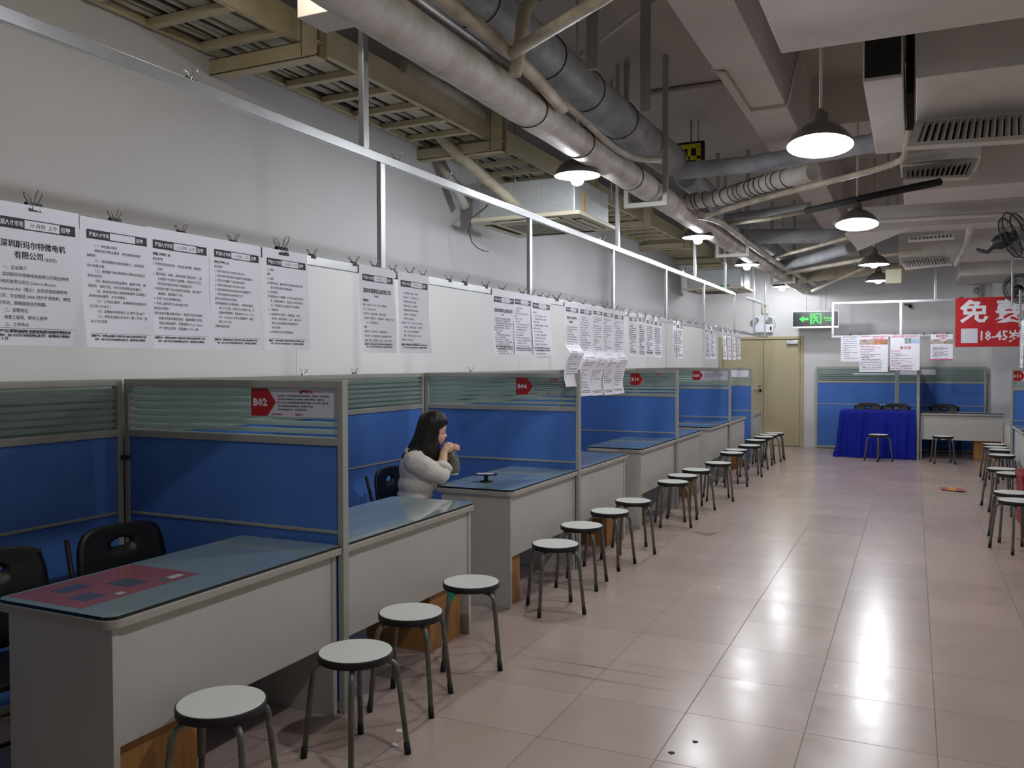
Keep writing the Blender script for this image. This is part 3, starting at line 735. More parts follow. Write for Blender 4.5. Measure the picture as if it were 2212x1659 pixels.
low = [(1.67, 's', 1.2), (1.949, 's', 1.0), (2.22, 'z', 1.0), (2.472, 'z', 1), (2.742, 'b', 1.35), (2.936, 'z', 1), (3.234, 'z', 1.05), (3.4, 'z', 1), (3.555, 'z', .9), (3.712, 'z', 1), (3.839, 'z', .9),
       (4.113, 'z', 1), (4.295, 'b', 1), (4.556, 'z', 1), (4.784, 'z', 1.05), (5.082, 'z', 1.05), (5.23, 'z', 1), (5.372, 'z', 1), (5.503, 'z', .9), (5.67, 'z', 1.4), (5.93, 'z', 1), (6.205, 'z', 1), (6.456, 'z', 1),
       (6.72, 'b', 1.15), (6.84, 'z', 1), (7.006, 'b', 1), (7.10, 'z', 1), (7.185, 'z', 1), (7.37, 'z', 1), (7.615, 'z', 1), (7.884, 'z', 1), (8.155, 'z', 1), (8.373, 'z', 1), (8.711, 'z', 1), (8.938, 'z', 1), (9.05, 'z', 1), (9.277, 'z', 1),
       (9.58, 'b', 1), (9.70, 'b', 1), (9.95, 'z', 1), (10.05, 'z', 1), (10.335, 'z', 1), (10.605, 'z', 1), (10.90, 'z', 1), (11.19, 'z', 1), (11.34, 'z', 1), (11.605, 'z', 1), (11.89, 'z', 1), (12.29, 'z', 1), (12.5, 'z', 1), (12.68, 'z', 1), (12.95, 'z', 1), (13.08, 'z', 1), (13.33, 'z', 1), (14.1, 'b', 1), (14.5, 'b', 1)]
for i, (yy, k, s_) in enumerate(low):
    put_clip(k, (RX, yy, 2.003 if yy < 12.42 else 2.012), PI/2+rnd(-0.05, 0.05), '%s binder clip, %s from the left along the lower aluminium rail' % (names[k], ordinal(i)), 'binder clips on the lower rail', s_)
for i, (yy, k) in enumerate(((2.273, 's'), (3.597, 's'), (4.094, 's'), (6.663, 's'), (9.459, 's'))):
    put_clip(k, (RX, yy, 2.542), PI/2, 'silvery binder clip on the upper aluminium rail, %s from the left' % ordinal(i), 'binder clips on the upper rail', 1.05)
for i, yy in enumerate((4.53, 5.09, 6.88)):
    put_clip('s', (-3.622, yy, 1.478), PI/2, 'silvery binder clip on top of the back partition, %s' % ('farthest left', 'just left of the seated woman', 'above the B06 notice')[i], 'binder clips on the back partitions', 1.0)
for i, x in enumerate((-1.0, -0.78, -0.315, -0.13, 0.25, -0.0, 0.09, 0.46)):
    pass
for i, (x, k, s_) in enumerate(((-0.93, 'z', 1.25), (-0.78, 'z', 1.0), (-0.415, 'z', 1.35), (-0.27, 'z', 1.3), (0.02, 'z', 1.1), (0.14, 'z', 1.1), (0.285, 'z', 1.1), (0.475, 'z', 1.1))):
    put_clip(k, (x, 14.91, 1.99), 0, 'dark binder clip, %s from the left on the end-wall rail' % ordinal(i), 'binder clips on the end-wall rail', s_)
put_clip('s', (0.66, 14.91, 2.535), 0, 'silvery binder clip on top of the red banner', 'binder clips on the end-wall rail', 1.3)
put_clip('b', (1.072, 10.9, 2.006), -PI/2, 'black binder clip on the rail at the right edge', None, 1.2)

# ================================================================ printed notices
def sheet(W, H, rows, head=True, title=None, seed=0, foot=True, date=True, curl=0.006, rects=(), fold=None):
    # x right, y up from the top edge, w towards the reader
    rg = random.Random(seed)
    c1, c2, c3, c4 = rg.uniform(-1, 1)*curl, rg.uniform(-1, 1)*curl, rg.uniform(0.4, 1)*curl, rg.uniform(-1, 1)
    def fn0(x, y, k=0.0):
        v = -y/H; u = x/W-0.5
        wv = v*(c3*1.2*(4*u*u-0.3)+c1*math.sin(3.1*v+c4)+c2*2*u*math.sin(4*v))+0.004*v*v*6*curl/0.006*0.3
        if fold: wv += fold(v)
        return Vector((x, -0.012-wv-k, y))
    nx, ny = 14, 28 if fold else 20
    mb = MB(); vs = [fn0(W*i/nx, -H*j/ny) for j in range(ny+1) for i in range(nx+1)]
    mb.add(vs, [(j*(nx+1)+i, (j+1)*(nx+1)+i, (j+1)*(nx+1)+i+1, j*(nx+1)+i+1) for j in range(ny) for i in range(nx)], 0, True)
    f1 = lambda x, y: fn0(x, y, 0.0009); f2 = lambda x, y: fn0(x, y, 0.0015); f3 = lambda x, y: fn0(x, y, 0.002)
    def rect(x0, x1, y0, y1, mi, f):
        k = max(1, int((x1-x0)/0.02)); l = max(1, int(abs(y1-y0)/0.02))
        vs = [f(x0+(x1-x0)*i/k, y0+(y1-y0)*j/l) for j in range(l+1) for i in range(k+1)]
        mb.add(vs, [(j*(k+1)+i, j*(k+1)+i+1, (j+1)*(k+1)+i+1, (j+1)*(k+1)+i) for j in range(l) for i in range(k)], mi)
    sc = W/0.29
    if head:
        y1 = -0.043*sc; y0 = y1-0.026*sc
        rect(0.026*sc, W-0.014*sc, y0-0.002, y1+0.002, 2, f1); rect(0.029*sc, W-0.017*sc, y0, y1, 2, f1)
        rect(0.118*sc, 0.225*sc, y0+0.001, y1-0.001, 0, f2)
        put_text(mb, '罗湖人才市场', 0.034*sc, y0+0.0065*sc, 0.0165*sc, f2, 3, 0.02, width=0.08*sc)
        if date: put_text(mb, '10 月份  上午', 0.136*sc, y0+0.007*sc, 0.0145*sc, f3, 1, 0.0, width=0.082*sc)
        put_text(mb, '招聘', 0.229*sc, y0+0.0065*sc, 0.0165*sc, f2, 3, 0.02, width=0.03*sc)
    for (tx, x, y, sz, b, mi, wd) in rows:
        put_text(mb, tx, x*sc, -y*sc, sz*sc, f1, mi, b, width=None if wd is None else wd*sc)
    if foot:
        rect(0.02*sc, W-0.02*sc, -H+0.0475*sc, -H+0.0468*sc, 1, f1)
        put_text(mb, '温馨提示：招聘信息更新“招聘市场”展示以现场最新为准', 0.02*sc, -H+0.036*sc, 0.0085*sc, f1, 4, 0.02, width=0.235*sc)
        put_text(mb, '告知：以防不法分子利用招聘信息行骗，请求职者注意甄别', 0.035*sc, -H+0.024*sc, 0.0085*sc, f1, 4, 0.02, width=0.215*sc)
    for (x0, x1, y0, y1, mi) in rects: rect(x0, x1, y0, y1, mi, f1)
    return mb
PM = ['paper', 'ink', 'band', 'text_white', 'ink_dark', 'ink_red', 'ink_pink', 'photo_orange', 'photo_green', 'photo_brown', 'photo_blue']
def hang(mb, yy, label, group, z=2.0, x=RX, rz=PI/2, name='notice_sheet', swing=0.0):
    o = mb.build(name, PM, org=(0, 0, 0)); o.location = (x, yy, z); o.rotation_euler = (0, 0, rz+swing)
    return tag(o, label, 'notice', group)
def body(lines, y0, dy, sz=0.0118, x0=0.026, bold=0.0):
    out = []
    for i, L in enumerate(lines):
        if isinstance(L, str): L = (L, 0)
        tx, ind = L[0], L[1]; b = L[2] if len(L) > 2 else bold
        out.append((tx, x0+ind, y0+i*dy, sz, b, 1 if b == 0 else 4, None))
    return out
D1 = [('深圳斯玛尔特微电机', 0.048, 0.121, 0.0222, 0.012, 4, 0.195), ('有限公司', 0.088, 0.150, 0.0222, 0.012, 4, 0.085), ('(宝安区)', 0.177, 0.151, 0.0105, 0.0, 1, 0.038)]
D1 += body([('一、企业简介', 0.028), ('深圳斯玛尔特微电机有限公司是由林泉', 0.026), '航天电机有限公司与 Johnson Electric', 'International AG（瑞士）合资经营的微特电', '机公司，专业制造 SAIA 同步步进电机、精密', '齿轮传动、高精度驱动控制器。',
            ('二、招聘岗位', 0.03), ('销售工程师、研发工程师', 0.028), ('三、工作地点', 0.03), ('深圳市宝安区石岩街道汇龙达工业园 D', 0.028), '栋 8 楼'], 0.182, 0.0195)
D2 = body([('（一）岗位基本条件', 0.03), ('具有良好的职业素养，责任感和积极奉', 0.03), '献精神；', ('（二）具有较强的沟通协调能力；全局观念', 0.03), '和大局意识等；', ('（三）具有履行岗位职责所必需的业务知识', 0.03), '和从业经历；', ('（四）具有良好的职业素养，勤勉尽责，团', 0.03),
           '结协作，诚实守信，作风形象和职业信誉好；', ('（五）具有良好的心理素质和能够正常履行', 0.03), '职责的身体素质，无不良嗜好；', ('（六）工作经历要求，从事微电机或相关行', 0.03), '业工作 3 年以上；', ('（七）应聘者年龄原则上 35 周岁(含)以下', 0.03), ('（八）具有全日制大学本科（第一学历）及', 0.03), '以上文化程度。'], 0.098, 0.0172, 0.0112)
D3 = body([('销售工程师 2 名', 0, 0.02), '岗位职责：', '1. 负责新市场的开拓，市场信息收集、整理及', ('运用。', 0.02), '2. 通过电话、网络、展会等媒介联系客户，进', ('行新客户开发和产品销售，完成公司下达', 0.02), ('的市场开拓任务和产品销售任务；', 0.02), '3. 有效进行客户关系的维护和挖掘，提升客户', ('满意度，增加客户订单；', 0.02),
           '4. 完成个人年度销售目标；', '5. 完成上级领导交办的其他工作。', '岗位知识要求：', '熟悉电机的基本理论知识；熟悉公司各类电机', ('的基本性能参数及用途，掌握销售工作及', 0.02), ('相关流程和要求，熟练使用 Word、Excel、', 0.02), ('PPT 等办公软件，英语通过 CET-4 级。', 0.02)], 0.094, 0.0172, 0.0112)
D4 = body([('研发工程师 2 名', 0, 0.02), '岗位职责：', '1. 负责产品的设计开发及试验工作；', '2. 负责与客户进行技术沟通和产品性能确认；', '3. 负责对公司量产产品的技术维护；', '4. 协助市场部对客户进行技术支持；', '5. 协助采购部对供应商进行技术质量评审；', '6. 完成主管领导安排的其他工作。', '研发工程师岗位知识要求：', '熟练掌握电机设计基础理论，了解电机制造',
           ('加工工艺过程，能独立设计电机产品，完', 0.02), ('成基本性能要求，熟练使用 Word、Excel、', 0.02), ('PPT、Solidworks 或其它绘图软件，英语', 0.02), ('通过 CET-4 级。', 0.02), '薪酬及福利待遇'], 0.094, 0.0178, 0.0112)
D5 = body(['(一) 薪酬', '面谈', '(二) 福利', '公司提供住宿，缴纳各类社会保险和住房公积', ('金及节假日等各种带薪休假。', 0.02), '(三) 其他提升', '公司根据实际工作需要，针对员工岗位的变动', ('要，积极创造条件，选派员工参加各类培', 0.02), ('训，不断提升员工的理论水平和素质。', 0.02), '七、招聘程序', '(一) 招聘程序分为报名、资格审查、面试、', ('合考察、安排自荐书、公示，通过初步', 0.02), ('通过及时向应聘者告知考察的时间', 0.02), ('和方式通知。', 0.02), '(二) 对录用人员实行试用期制度'], 0.094, 0.0185, 0.0114)
D6 = [('深圳市筑家实业有限公司', 0.030, 0.124, 0.0235, 0.02, 4, 0.225), ('（龙岗区）', 0.115, 0.142, 0.0095, 0.01, 4, 0.04)]
D6 += body([('销售精英', 0, 0.025), '薪酬：底薪 3500-4500 元/月 + 高额提成', '学历：高中以上学历', '任职条件：开朗的性格，良好的沟通、', '岗位职责：跟进客户、开拓新客户，销售公司产品', ('品，完成销售任务。', 0.025), ('文员', 0, 0.025), '任职条件：形象气质佳，电脑操作熟练', '岗位职责：文件资料整理，前台接待客户来访', '薪酬：底薪 + 提成奖金，包住，五天半工作制'], 0.165, 0.0205, 0.0112)
D7 = body([('1、薪资待遇 + 提成 + 年终奖', 0.02), ('月薪 5000 元，购买五险一金', 0.02), ('公司提供员工宿舍，食堂', 0.02), ('岗位晋升空间大，带薪年假', 0.02), ('根据国家规定享受法定节假日', 0.02), ('定期培训，优秀员工旅游', 0.02), ('欢迎有志之士的加入', 0.02), '联系我们：电话：0755-2597 5000 转 8006', ('公司地址：深圳市龙岗区，一楼大厅', 0.02), ('公交：898、M200 路到站即到', 0.02), ('地铁：3 号线 D 出口步行 10 分钟', 0.02), '面试时间：周一至周五', '邮箱：hr@zhujia.com（投递简历）'], 0.105, 0.0205, 0.0112)
def marks(n, y0, dy, seed, W=0.29, sz=0.0108, dark=False, x0=0.028):
    # far sheets whose print is too small to read: lines of short strokes
    rg = random.Random(seed); out = []
    for i in range(n):
        ln = rg.choice((0.225, 0.23, 0.22, 0.16, 0.1, 0.215)); ind = rg.choice((0, 0, 0.022))
        x = x0+ind
        while x < x0+ln-0.005:
            wd = rg.uniform(0.02, 0.07); x1 = min(x+wd, x0+ln)
            out.append((x, x1, -(y0+i*dy), -(y0+i*dy)+sz*rg.uniform(0.5, 0.75), 4 if dark or rg.random() < 0.2 else 1)); x = x1+rg.uniform(0.003, 0.009)
    return out
def fill(n, y0, dy, seed, sz=0.0108):
    rg = random.Random(seed); pool = [a[0] for a in D2[2:]+D3[2:]+D4[2:]+D5[3:]+D7]; 
    return [(rg.choice(pool), 0.026+rg.choice((0, 0, 0.02)), y0+i*dy, sz, 0.0, 1, None) for i in range(n)]
G1 = 'notices clipped to the long rail'
A = 0.29; HH = 0.398
hang(sheet(0.297, 0.40, D1, seed=1, curl=0.008), 1.512, 'white notice with the big two-line company title, at the left edge', G1, 2.004)
hang(sheet(0.262, HH, [(a, b, c, d_, e, f, None) for a, b, c, d_, e, f, g in D2], seed=2, date=False, curl=0.009), 1.812, 'brightly lit notice of indented paragraphs, second sheet from the left', G1)
hang(sheet(0.277, 0.402, D3, seed=3, curl=0.008), 2.062, 'notice headed with a bold sales engineer line, third sheet from the left', G1, 2.003)
hang(sheet(0.270, 0.401, D4, seed=4, curl=0.006), 2.338, 'notice headed with a bold research engineer line, fourth sheet from the left', G1, 2.003)
hang(sheet(0.272, 0.398, D5, seed=5, curl=0.008), 2.616, 'notice under the largest black clip, fifth sheet from the left', G1, 2.003)
hang(sheet(0.29, 0.402, D6, seed=6, curl=0.008), 3.257, 'notice with a one-line bold company title, alone left sheet of the pair', G1, 2.003)
hang(sheet(0.298, 0.401, D7, seed=7, curl=0.01), 3.578, 'notice of short plain lines, right sheet of the pair', G1, 2.003)
D8 = [('深圳市筑家实业有限公司', 0.030, 0.124, 0.0225, 0.02, 4, 0.225), ('（南山）', 0.12, 0.142, 0.0095, 0.01, 4, 0.03)]+fill(16, 0.165, 0.0128, 8)
hang(sheet(0.32, 0.392, D8, seed=8, curl=0.008), 4.618, 'notice with a bold title, left sheet of the group of three', G1, 2.0)
hang(sheet(0.30, 0.395, fill(16, 0.1, 0.0165, 9), seed=9, curl=0.01), 4.913, 'notice without a title, middle sheet of the group of three', G1, 2.0)
hang(sheet(0.34, 0.395, fill(15, 0.1, 0.018, 10), seed=10, curl=0.012), 5.19, 'notice without a title, right sheet of the group of three', G1, 2.0)
def fold1(v):   # a double-length print that kinks at its middle fold
    return 0.035*max(0, 1-abs(v-0.60)/0.09)+0.012*math.sin(max(0, v-0.55)*15)
for i, (yy, wd, hh) in enumerate(((5.80, 0.285, 0.62), (6.092, 0.285, 0.70), (6.385, 0.25, 0.705), (6.637, 0.265, 0.71), (6.912, 0.285, 0.71))):
    rows = fill(30, 0.105, 0.0195, 20+i, 0.0115)
    if i == 0: rows = [('深圳市人才招聘专场', 0.04, 0.125, 0.022, 0.02, 4, 0.2), ('销售员', 0.09, 0.155, 0.02, 0.02, 4, 0.07)]+fill(22, 0.19, 0.0185, 20, 0.0115)
    rows = [r_ for r_ in rows if r_[2]*wd/0.29 < hh-0.06]
    hang(sheet(wd, hh, rows, seed=20+i, curl=0.004, foot=(i > 0), fold=fold1), yy, 'long paper scroll hanging below the others, %s of the five from the left' % ordinal(i), 'long folded scrolls', 1.998, name='notice_scroll')
far = [(7.335, 0.275, 0.38), (7.63, 0.235, 0.385), (7.87, 0.28, 0.385), (8.157, 0.30, 0.39), (8.884, 0.20, 0.395), (9.04, 0.28, 0.395), (10.405, 0.30, 0.395), (10.72, 0.34, 0.395), (11.46, 0.335, 0.40), (11.80, 0.32, 0.40), (12.125, 0.34, 0.40), (12.47, 0.38, 0.40)]
flab = ['first of the four beyond the long scrolls', 'second of the four beyond the long scrolls', 'third of the four beyond the long scrolls', 'last of the four beyond the long scrolls', 'narrow left sheet of the pair above the B10 notice', 'right sheet of the pair above the B10 notice', 'left sheet of the pair above the B14 notice', 'right sheet of the pair above the B14 notice',
        'first of the four in front of the beige door', 'second of the four in front of the beige door', 'third of the four in front of the beige door', 'last of the four in front of the beige door']
for i, (yy, wd, hh) in enumerate(far):
    hang(sheet(wd, hh, [], seed=40+i, curl=0.006, rects=[(a*wd/0.29, b*wd/0.29, c*0.95, d_*0.95, m_) for a, b, c, d_, m_ in marks(15, 0.11, 0.018, 40+i)]), yy, 'white printed notice, '+flab[i], G1, 1.995 if yy < 12.4 else 2.0, swing=(0.03 if yy < 11 else 0.05))
hang(sheet(0.28, 0.5, [], head=False, seed=77, curl=0.006, rects=marks(18, 0.06, 0.02, 77)), 10.86, 'white notice hanging at the right edge of the photo', None, 1.99, x=1.072, rz=-PI/2, name='notice_sheet')
# end-wall posters
G2 = 'notices on the end-wall rail'
def poster(x, wd, hh, rects, rows, lab, seed, z=1.985):
    hang(sheet(wd, hh, rows, head=False, foot=False, seed=seed, curl=0.004, rects=rects), 14.90, lab, G2, z, x=x, rz=0, name='poster')
poster(-1.07, 0.30, 0.42, marks(11, 0.07, 0.03, 60, dark=False), [('深圳市电子科技有限公司', 0.03, 0.03, 0.02, 0.01, 1, 0.24), ('（龙岗）', 0.14, 0.05, 0.016, 0, 1, 0.06)], 'plain grey-white notice at the left end of the end-wall rail', 60)
poster(-0.79, 0.42, 0.585, [(0.0, 0.20, -0.15, -0.065, 9), (0.205, 0.415, -0.15, -0.065, 7)]+[(a*1.4-0.03, b*1.4-0.03, c, d_, 4 if k > 8 else 6) for k, (a, b, c, d_, m_) in enumerate(marks(15, 0.18, 0.026, 61))], [('大族激光科技产业集团股份有限公司', 0.01, 0.022, 0.022, 0.02, 6, 0.27), ('（招普工岗位）', 0.13, 0.042, 0.018, 0.02, 6, 0.13)], 'large poster with an orange group photo, left of the two big ones', 61)
poster(-0.335, 0.42, 0.56, [(0.0, 0.20, -0.14, -0.05, 0), (0.205, 0.25, -0.14, -0.05, 8), (0.255, 0.30, -0.14, -0.05, 8), (0.305, 0.415, -0.14, -0.05, 10)]+[(a*1.4-0.03, b*1.4-0.03, c, d_, 4 if k % 3 else 6) for k, (a, b, c, d_, m_) in enumerate(marks(11, 0.30, 0.026, 62))], [('深圳市中诺通讯股份有限公司', 0.01, 0.028, 0.028, 0.02, 6, 0.27), ('常白班', 0.095, 0.155, 0.036, 0.02, 5, 0.115), ('普工 若干名', 0.005, 0.185, 0.022, 0.015, 6, 0.09)], 'large poster with three red characters and a blue picture, right of the two big ones', 62)
poster(0.235, 0.31, 0.40, [(0.0, 0.14, -0.15, -0.08, 9), (0.145, 0.22, -0.15, -0.10, 9), (0.22, 0.31, -0.15, -0.08, 9), (0.0, 0.31, -0.40, -0.385, 6)]+marks(9, 0.20, 0.022, 63), [('管培生', 0.07, 0.04, 0.034, 0.02, 6, 0.16), ('招聘', 0.12, 0.075, 0.03, 0.02, 6, 0.07)], 'small poster with pink title and a strip of pictures, next to the red banner', 63)

# red banner
mb = MB(); BX0, BX1, BZ0, BZ1, BY = 0.575, 1.43, 1.785, 2.535, 14.872
nx = 24
def bf(x, z, k=0): return Vector((x, BY-k+0.006*math.sin(x*13)*(BZ1-z), z+0.012*(x-BX0)*0))
vs = [bf(BX0+(BX1-BX0)*i/nx, BZ1-(BZ1-BZ0)*j/8) for j in range(9) for i in range(nx+1)]
mb.add(vs, [(j*(nx+1)+i, (j+1)*(nx+1)+i, (j+1)*(nx+1)+i+1, j*(nx+1)+i+1) for j in range(8) for i in range(nx)], 0, True)
g = lambda x, z: bf(x, z, 0.003)
put_text(mb, '免', 0.635, 2.19, 0.36, g, 1, 0.03, width=0.39, wy=1.0)
put_text(mb, '费', 1.10, 2.19, 0.36, g, 1, 0.03, width=0.42, wy=1.0)
mb.quad(g(0.655, 1.845), g(0.88, 1.845), g(0.88, 2.065), g(0.655, 2.065), 2)
put_text(mb, '18-45', 0.92, 1.885, 0.20, g, 1, 0.02, width=0.36)
put_text(mb, '岁', 1.29, 1.87, 0.19, g, 1, 0.02, width=0.16)
tag(mb.build('banner', ['banner_red', 'text_white', 'sign_white']), 'red cloth banner with large white lettering at the right edge', 'banner')

# ================================================================ end-wall fittings
mb = MB(); t = thing('exit_sign', 'green and black running-man exit sign on the end wall', 'exit sign', (0, 0, 0))
ex0, ex1, ez0, ez1, ey = -1.99, -1.20, 2.165, 2.47, 16.2
MB().box(ex0, ex1, ey, ey+0.03, ez0, ez1).build('housing', 'steel', t, bevel=0.004)
MB().box(ex0+0.012, ex1-0.012, ey-0.004, ey, ez0+0.035, ez1-0.012).build('panel', 'exit_black', t)
q = lambda x, z: Vector((x, ey-0.006, z))
mb = MB(); cz = 2.33; ax = ex0+0.12
mb.add([q(ax, cz), q(ax+0.075, cz+0.06), q(ax+0.075, cz+0.02), q(ax+0.16, cz+0.02), q(ax+0.16, cz-0.02), q(ax+0.075, cz-0.02), q(ax+0.075, cz-0.06)], [(0, 1, 2, 3, 4, 5, 6)])
bx = ex0+0.31; bw = 0.19; bh = 0.095
for (a, b, c, d_) in ((bx, bx+0.03, cz-bh, cz+bh), (bx+bw-0.02, bx+bw, cz-bh, cz+bh), (bx, bx+bw, cz+bh-0.014, cz+bh)): mb.quad(q(a, c), q(b, c), q(b, d_), q(a, d_))
def limb(pts, wd):
    for (x0, z0), (x1, z1) in zip(pts, pts[1:]):
        d_ = Vector((x1-x0, 0, z1-z0)).normalized(); nn = Vector((-d_.z, 0, d_.x))*wd/2
        mb.quad(q(x0, z0)+nn, q(x0, z0)-nn, q(x1, z1)-nn, q(x1, z1)+nn)
hx = bx+0.085
mb.add([q(hx-0.02+0.015*math.cos(a*PI/6), cz+0.055+0.015*math.sin(a*PI/6)) for a in range(12)], [tuple(range(12))])
limb([(hx-0.01, cz+0.036), (hx+0.025, cz-0.015)], 0.03); limb([(hx+0.022, cz-0.012), (hx-0.02, cz-0.03), (hx-0.03, cz-0.085)], 0.02); limb([(hx+0.025, cz-0.012), (hx+0.035, cz-0.05), (hx+0.07, cz-0.075)], 0.02)
limb([(hx-0.015, cz+0.03), (hx-0.05, cz+0.005)], 0.014); limb([(hx, cz+0.034), (hx+0.035, cz+0.022), (hx+0.055, cz+0.04)], 0.014)
put_text(mb, '安全出口', ex0+0.54, cz-0.005, 0.045, q, 0, 0.01, width=0.16); put_text(mb, 'EXIT', ex0+0.575, cz-0.042, 0.028, q, 0, 0.01, width=0.09)
mb.build('pictogram', 'exit_green', t)
for x in (-1.75, -1.42): MB().tube([(x, ey+0.015, ez1), (x, ey+0.015, 3.2)], 0.004, 8).build('hanging_wire', 'steel', t)
MB().box(ex0+0.64, ex0+0.655, ey-0.002, ey+0.02, ez1, ez1+0.02).build('hook', 'slot_dark', t)
t = thing('emergency_light', 'twin-headed white emergency light above the beige door', 'emergency light')
MB().box(-2.70, -2.37, 16.52, 16.6, 2.11, 2.27).build('battery_box', 'lamp_plastic', t, bevel=0.012)
for x in (-2.665, -2.42):
    hd = MB().lathe([(0.02, 0.07), (0.05, 0.05), (0.068, 0.0), (0.06, -0.006), (0.0, 0.012)], 20, c=(x, 16.5, 2.345), rot=Matrix.Rotation(-PI/2, 3, 'X') if False else Matrix.Rotation(PI/2, 3, 'X') @ Matrix.Rotation(PI, 3, 'X')).build('lamp_head', 'lamp_plastic', t)
    MB().lathe([(0.0, 0), (0.05, 0.003)], 16, c=(x, 16.488, 2.345), rot=Matrix.Rotation(PI/2, 3, 'X')).build('reflector', 'steel', hd)
MB().box(-2.425, -2.395, 16.515, 16.52, 2.15, 2.22).build('switch_panel', 'slot_dark', t)
MB().tube([(-2.37, 16.55, 2.2), (-2.33, 16.54, 2.22), (-2.32, 16.54, 2.3), (-2.36, 16.56, 2.36), (-2.5, 16.57, 2.45)], 0.005, 8).build('power_cord', 'socket_white', t)
o = MB().box(-2.57, -2.46, 16.54, 16.6, 2.47, 2.62).build('junction_box', 'ac_plastic', bevel=0.006); tag(o, 'cream socket box above the emergency light', 'socket box')

# ================================================================ pendant lamps
def make_lamp():
    t = thing('pendant_lamp', '', 'lamp')          # origin at the centre of the rim
    out = [(0.180, 0.0), (0.174, 0.022), (0.158, 0.050), (0.132, 0.080), (0.098, 0.106), (0.060, 0.122), (0.046, 0.128), (0.044, 0.175), (0.040, 0.190), (0.018, 0.196)]
    inn = [(0.012, 0.120), (0.055, 0.1185), (0.094, 0.101), (0.127, 0.0755), (0.153, 0.046), (0.169, 0.02), (0.1765, 0.0), (0.180, 0.0)]
    MB().lathe(inn, 40, 1).lathe(out, 40, 0).build('shade', ['shade_grey', 'shade_white'], t)
    MB().lathe([(0.020, 0.194), (0.022, 0.205), (0.012, 0.22), (0.006, 0.225)], 16).build('cap', 'brass', t)
    MB().lathe([(0.0, 0.119), (0.022, 0.119), (0.024, 0.07), (0.018, 0.06)], 16).build('socket', 'socket_white', t)
    MB().lathe([(0.0, -0.040), (0.022, -0.037), (0.042, -0.024), (0.051, -0.002), (0.049, 0.018), (0.037, 0.040), (0.024, 0.054), (0.016, 0.064)], 20).build('bulb', 'bulb_glow', t)
    MB().tube([(0, 0, 0.22), (0, 0, 1.4)], 0.009, 8).build('cord', 'socket_white', t)
    return t
lamp0 = make_lamp(); lused = [0]
def put_lamp(x, yy, z, lab, grp, s=1.0, top=ZC, tilt=0.0):
    o = lamp0 if lused[0] == 0 else copy_tree(lamp0); lused[0] += 1
    o.location = (x, yy, z); o.scale = (s,)*3; o['label'] = lab; o['group'] = grp
    for ch in o.children:
        if not ch.name.startswith('cord'):
            ch.rotation_euler = (tilt, 0, 0); ch.location = (0, 0.22*math.sin(tilt), 0.22*(1-math.cos(tilt)))
    for ch in o.children:
        if ch.name.startswith('cord'): ch.scale = (1, 1, 1); ch.scale.z = max(0.05, ((top-z)/s-0.22)/1.18); ch.location.z = 0.22*(1-ch.scale.z)
    for ch in o.children:
        if ch.name.startswith('bulb') and grp.startswith('pendant lamps along'): ch.location.z -= 0.040*s
    return o
GR, GL = 'pendant lamps over the aisle', 'pendant lamps along the left pipes'
put_lamp(-0.49, 5.20, 2.77, 'large grey pendant lamp nearest the camera, over the aisle', GR, tilt=-0.16)
put_lamp(-0.467, 8.28, 2.77, 'grey pendant lamp over the aisle, second from the camera', GR, tilt=-0.18)
put_lamp(-0.46, 11.68, 2.77, 'grey pendant lamp over the aisle, upper of the two far ones', GR)
put_lamp(-0.49, 14.02, 2.77, 'grey pendant lamp over the aisle, lower of the two far ones', GR)
put_lamp(-2.16, 5.72, 2.87, 'glaring pendant lamp in front of the nearer ceiling air conditioner', GL, 0.9)
put_lamp(-2.07, 9.07, 2.87, 'glaring pendant lamp above the far end of the cable tray', GL, 0.9)
put_lamp(-2.05, 11.90, 2.87, 'glaring pendant lamp in front of the farther ceiling air conditioner', GL, 0.9)
put_lamp(-2.09, 15.60, 2.87, 'glaring pendant lamp nearest the beige door', GL, 0.9)
# the left row goes on just above the frame
put_lamp(-0.49, 2.15, 2.77, 'grey pendant lamp over the aisle just above the top edge of the photo', GR, top=3.1)
l0 = put_lamp(-2.30, 2.78, 3.30, 'dim pendant lamp of the left row just above the top edge of the photo', GL, 0.9)
for ch in l0.children:
    if ch.name.startswith('bulb'): ch.data = ch.data.copy(); ch.data.materials[0] = MATS['bulb_dim']
# ================================================================ cable tray along the left wall
t = thing('cable_tray', 'long beige cable tray full of cables under the slab along the left wall', 'cable tray')
TY0, TY1 = 0.2, 16.4
MB().box(-3.12, -3.095, TY0, TY1, 3.335, 3.50).box(-3.135, -3.12, TY0, TY1, 3.335, 3.345).build('side_rail', 'tray_paint', t, bevel=0.003)
MB().box(-3.70, -3.685, TY0, TY1, 3.335, 3.46).box(-3.685, -3.67, TY0, TY1, 3.335, 3.345).build('side_rail', 'tray_paint', t, bevel=0.003)
yy = 0.42
while yy < 16.3:
    MB().box(-3.685, -3.12, yy-0.026, yy+0.026, 3.33, 3.372).build('rung', 'tray_paint', t, bevel=0.003); yy += 0.3675
rg = random.Random(5)
def cable(x, z, r, m, n='cable'):
    pts = [(x+rg.uniform(-0.012, 0.012), yy, z+rg.uniform(-0.004, 0.01)) for yy in [TY0+i*0.6 for i in range(28)]]
    MB().tube(pts, r, 7, caps=False).build(n, m, t)
for x, r, m in ((-3.655, .014, 'cable_black'), (-3.625, .016, 'cable_pale'), (-3.59, .012, 'cable_pale'), (-3.555, .016, 'cable_black'), (-3.52, .018, 'cable_pale'), (-3.485, .012, 'cable_pale'), (-3.45, .010, 'cable_black'), (-3.42, .016, 'cable_pale')): cable(x, 3.385, r, m)
MB().box(-3.36, -3.235, TY0, TY1, 3.374, 3.40).build('flat_trunking', 'cable_pale', t)
MB().box(-3.20, -3.145, TY0, TY1, 3.374, 3.42).build('metal_trunking', 'galvanised', t)
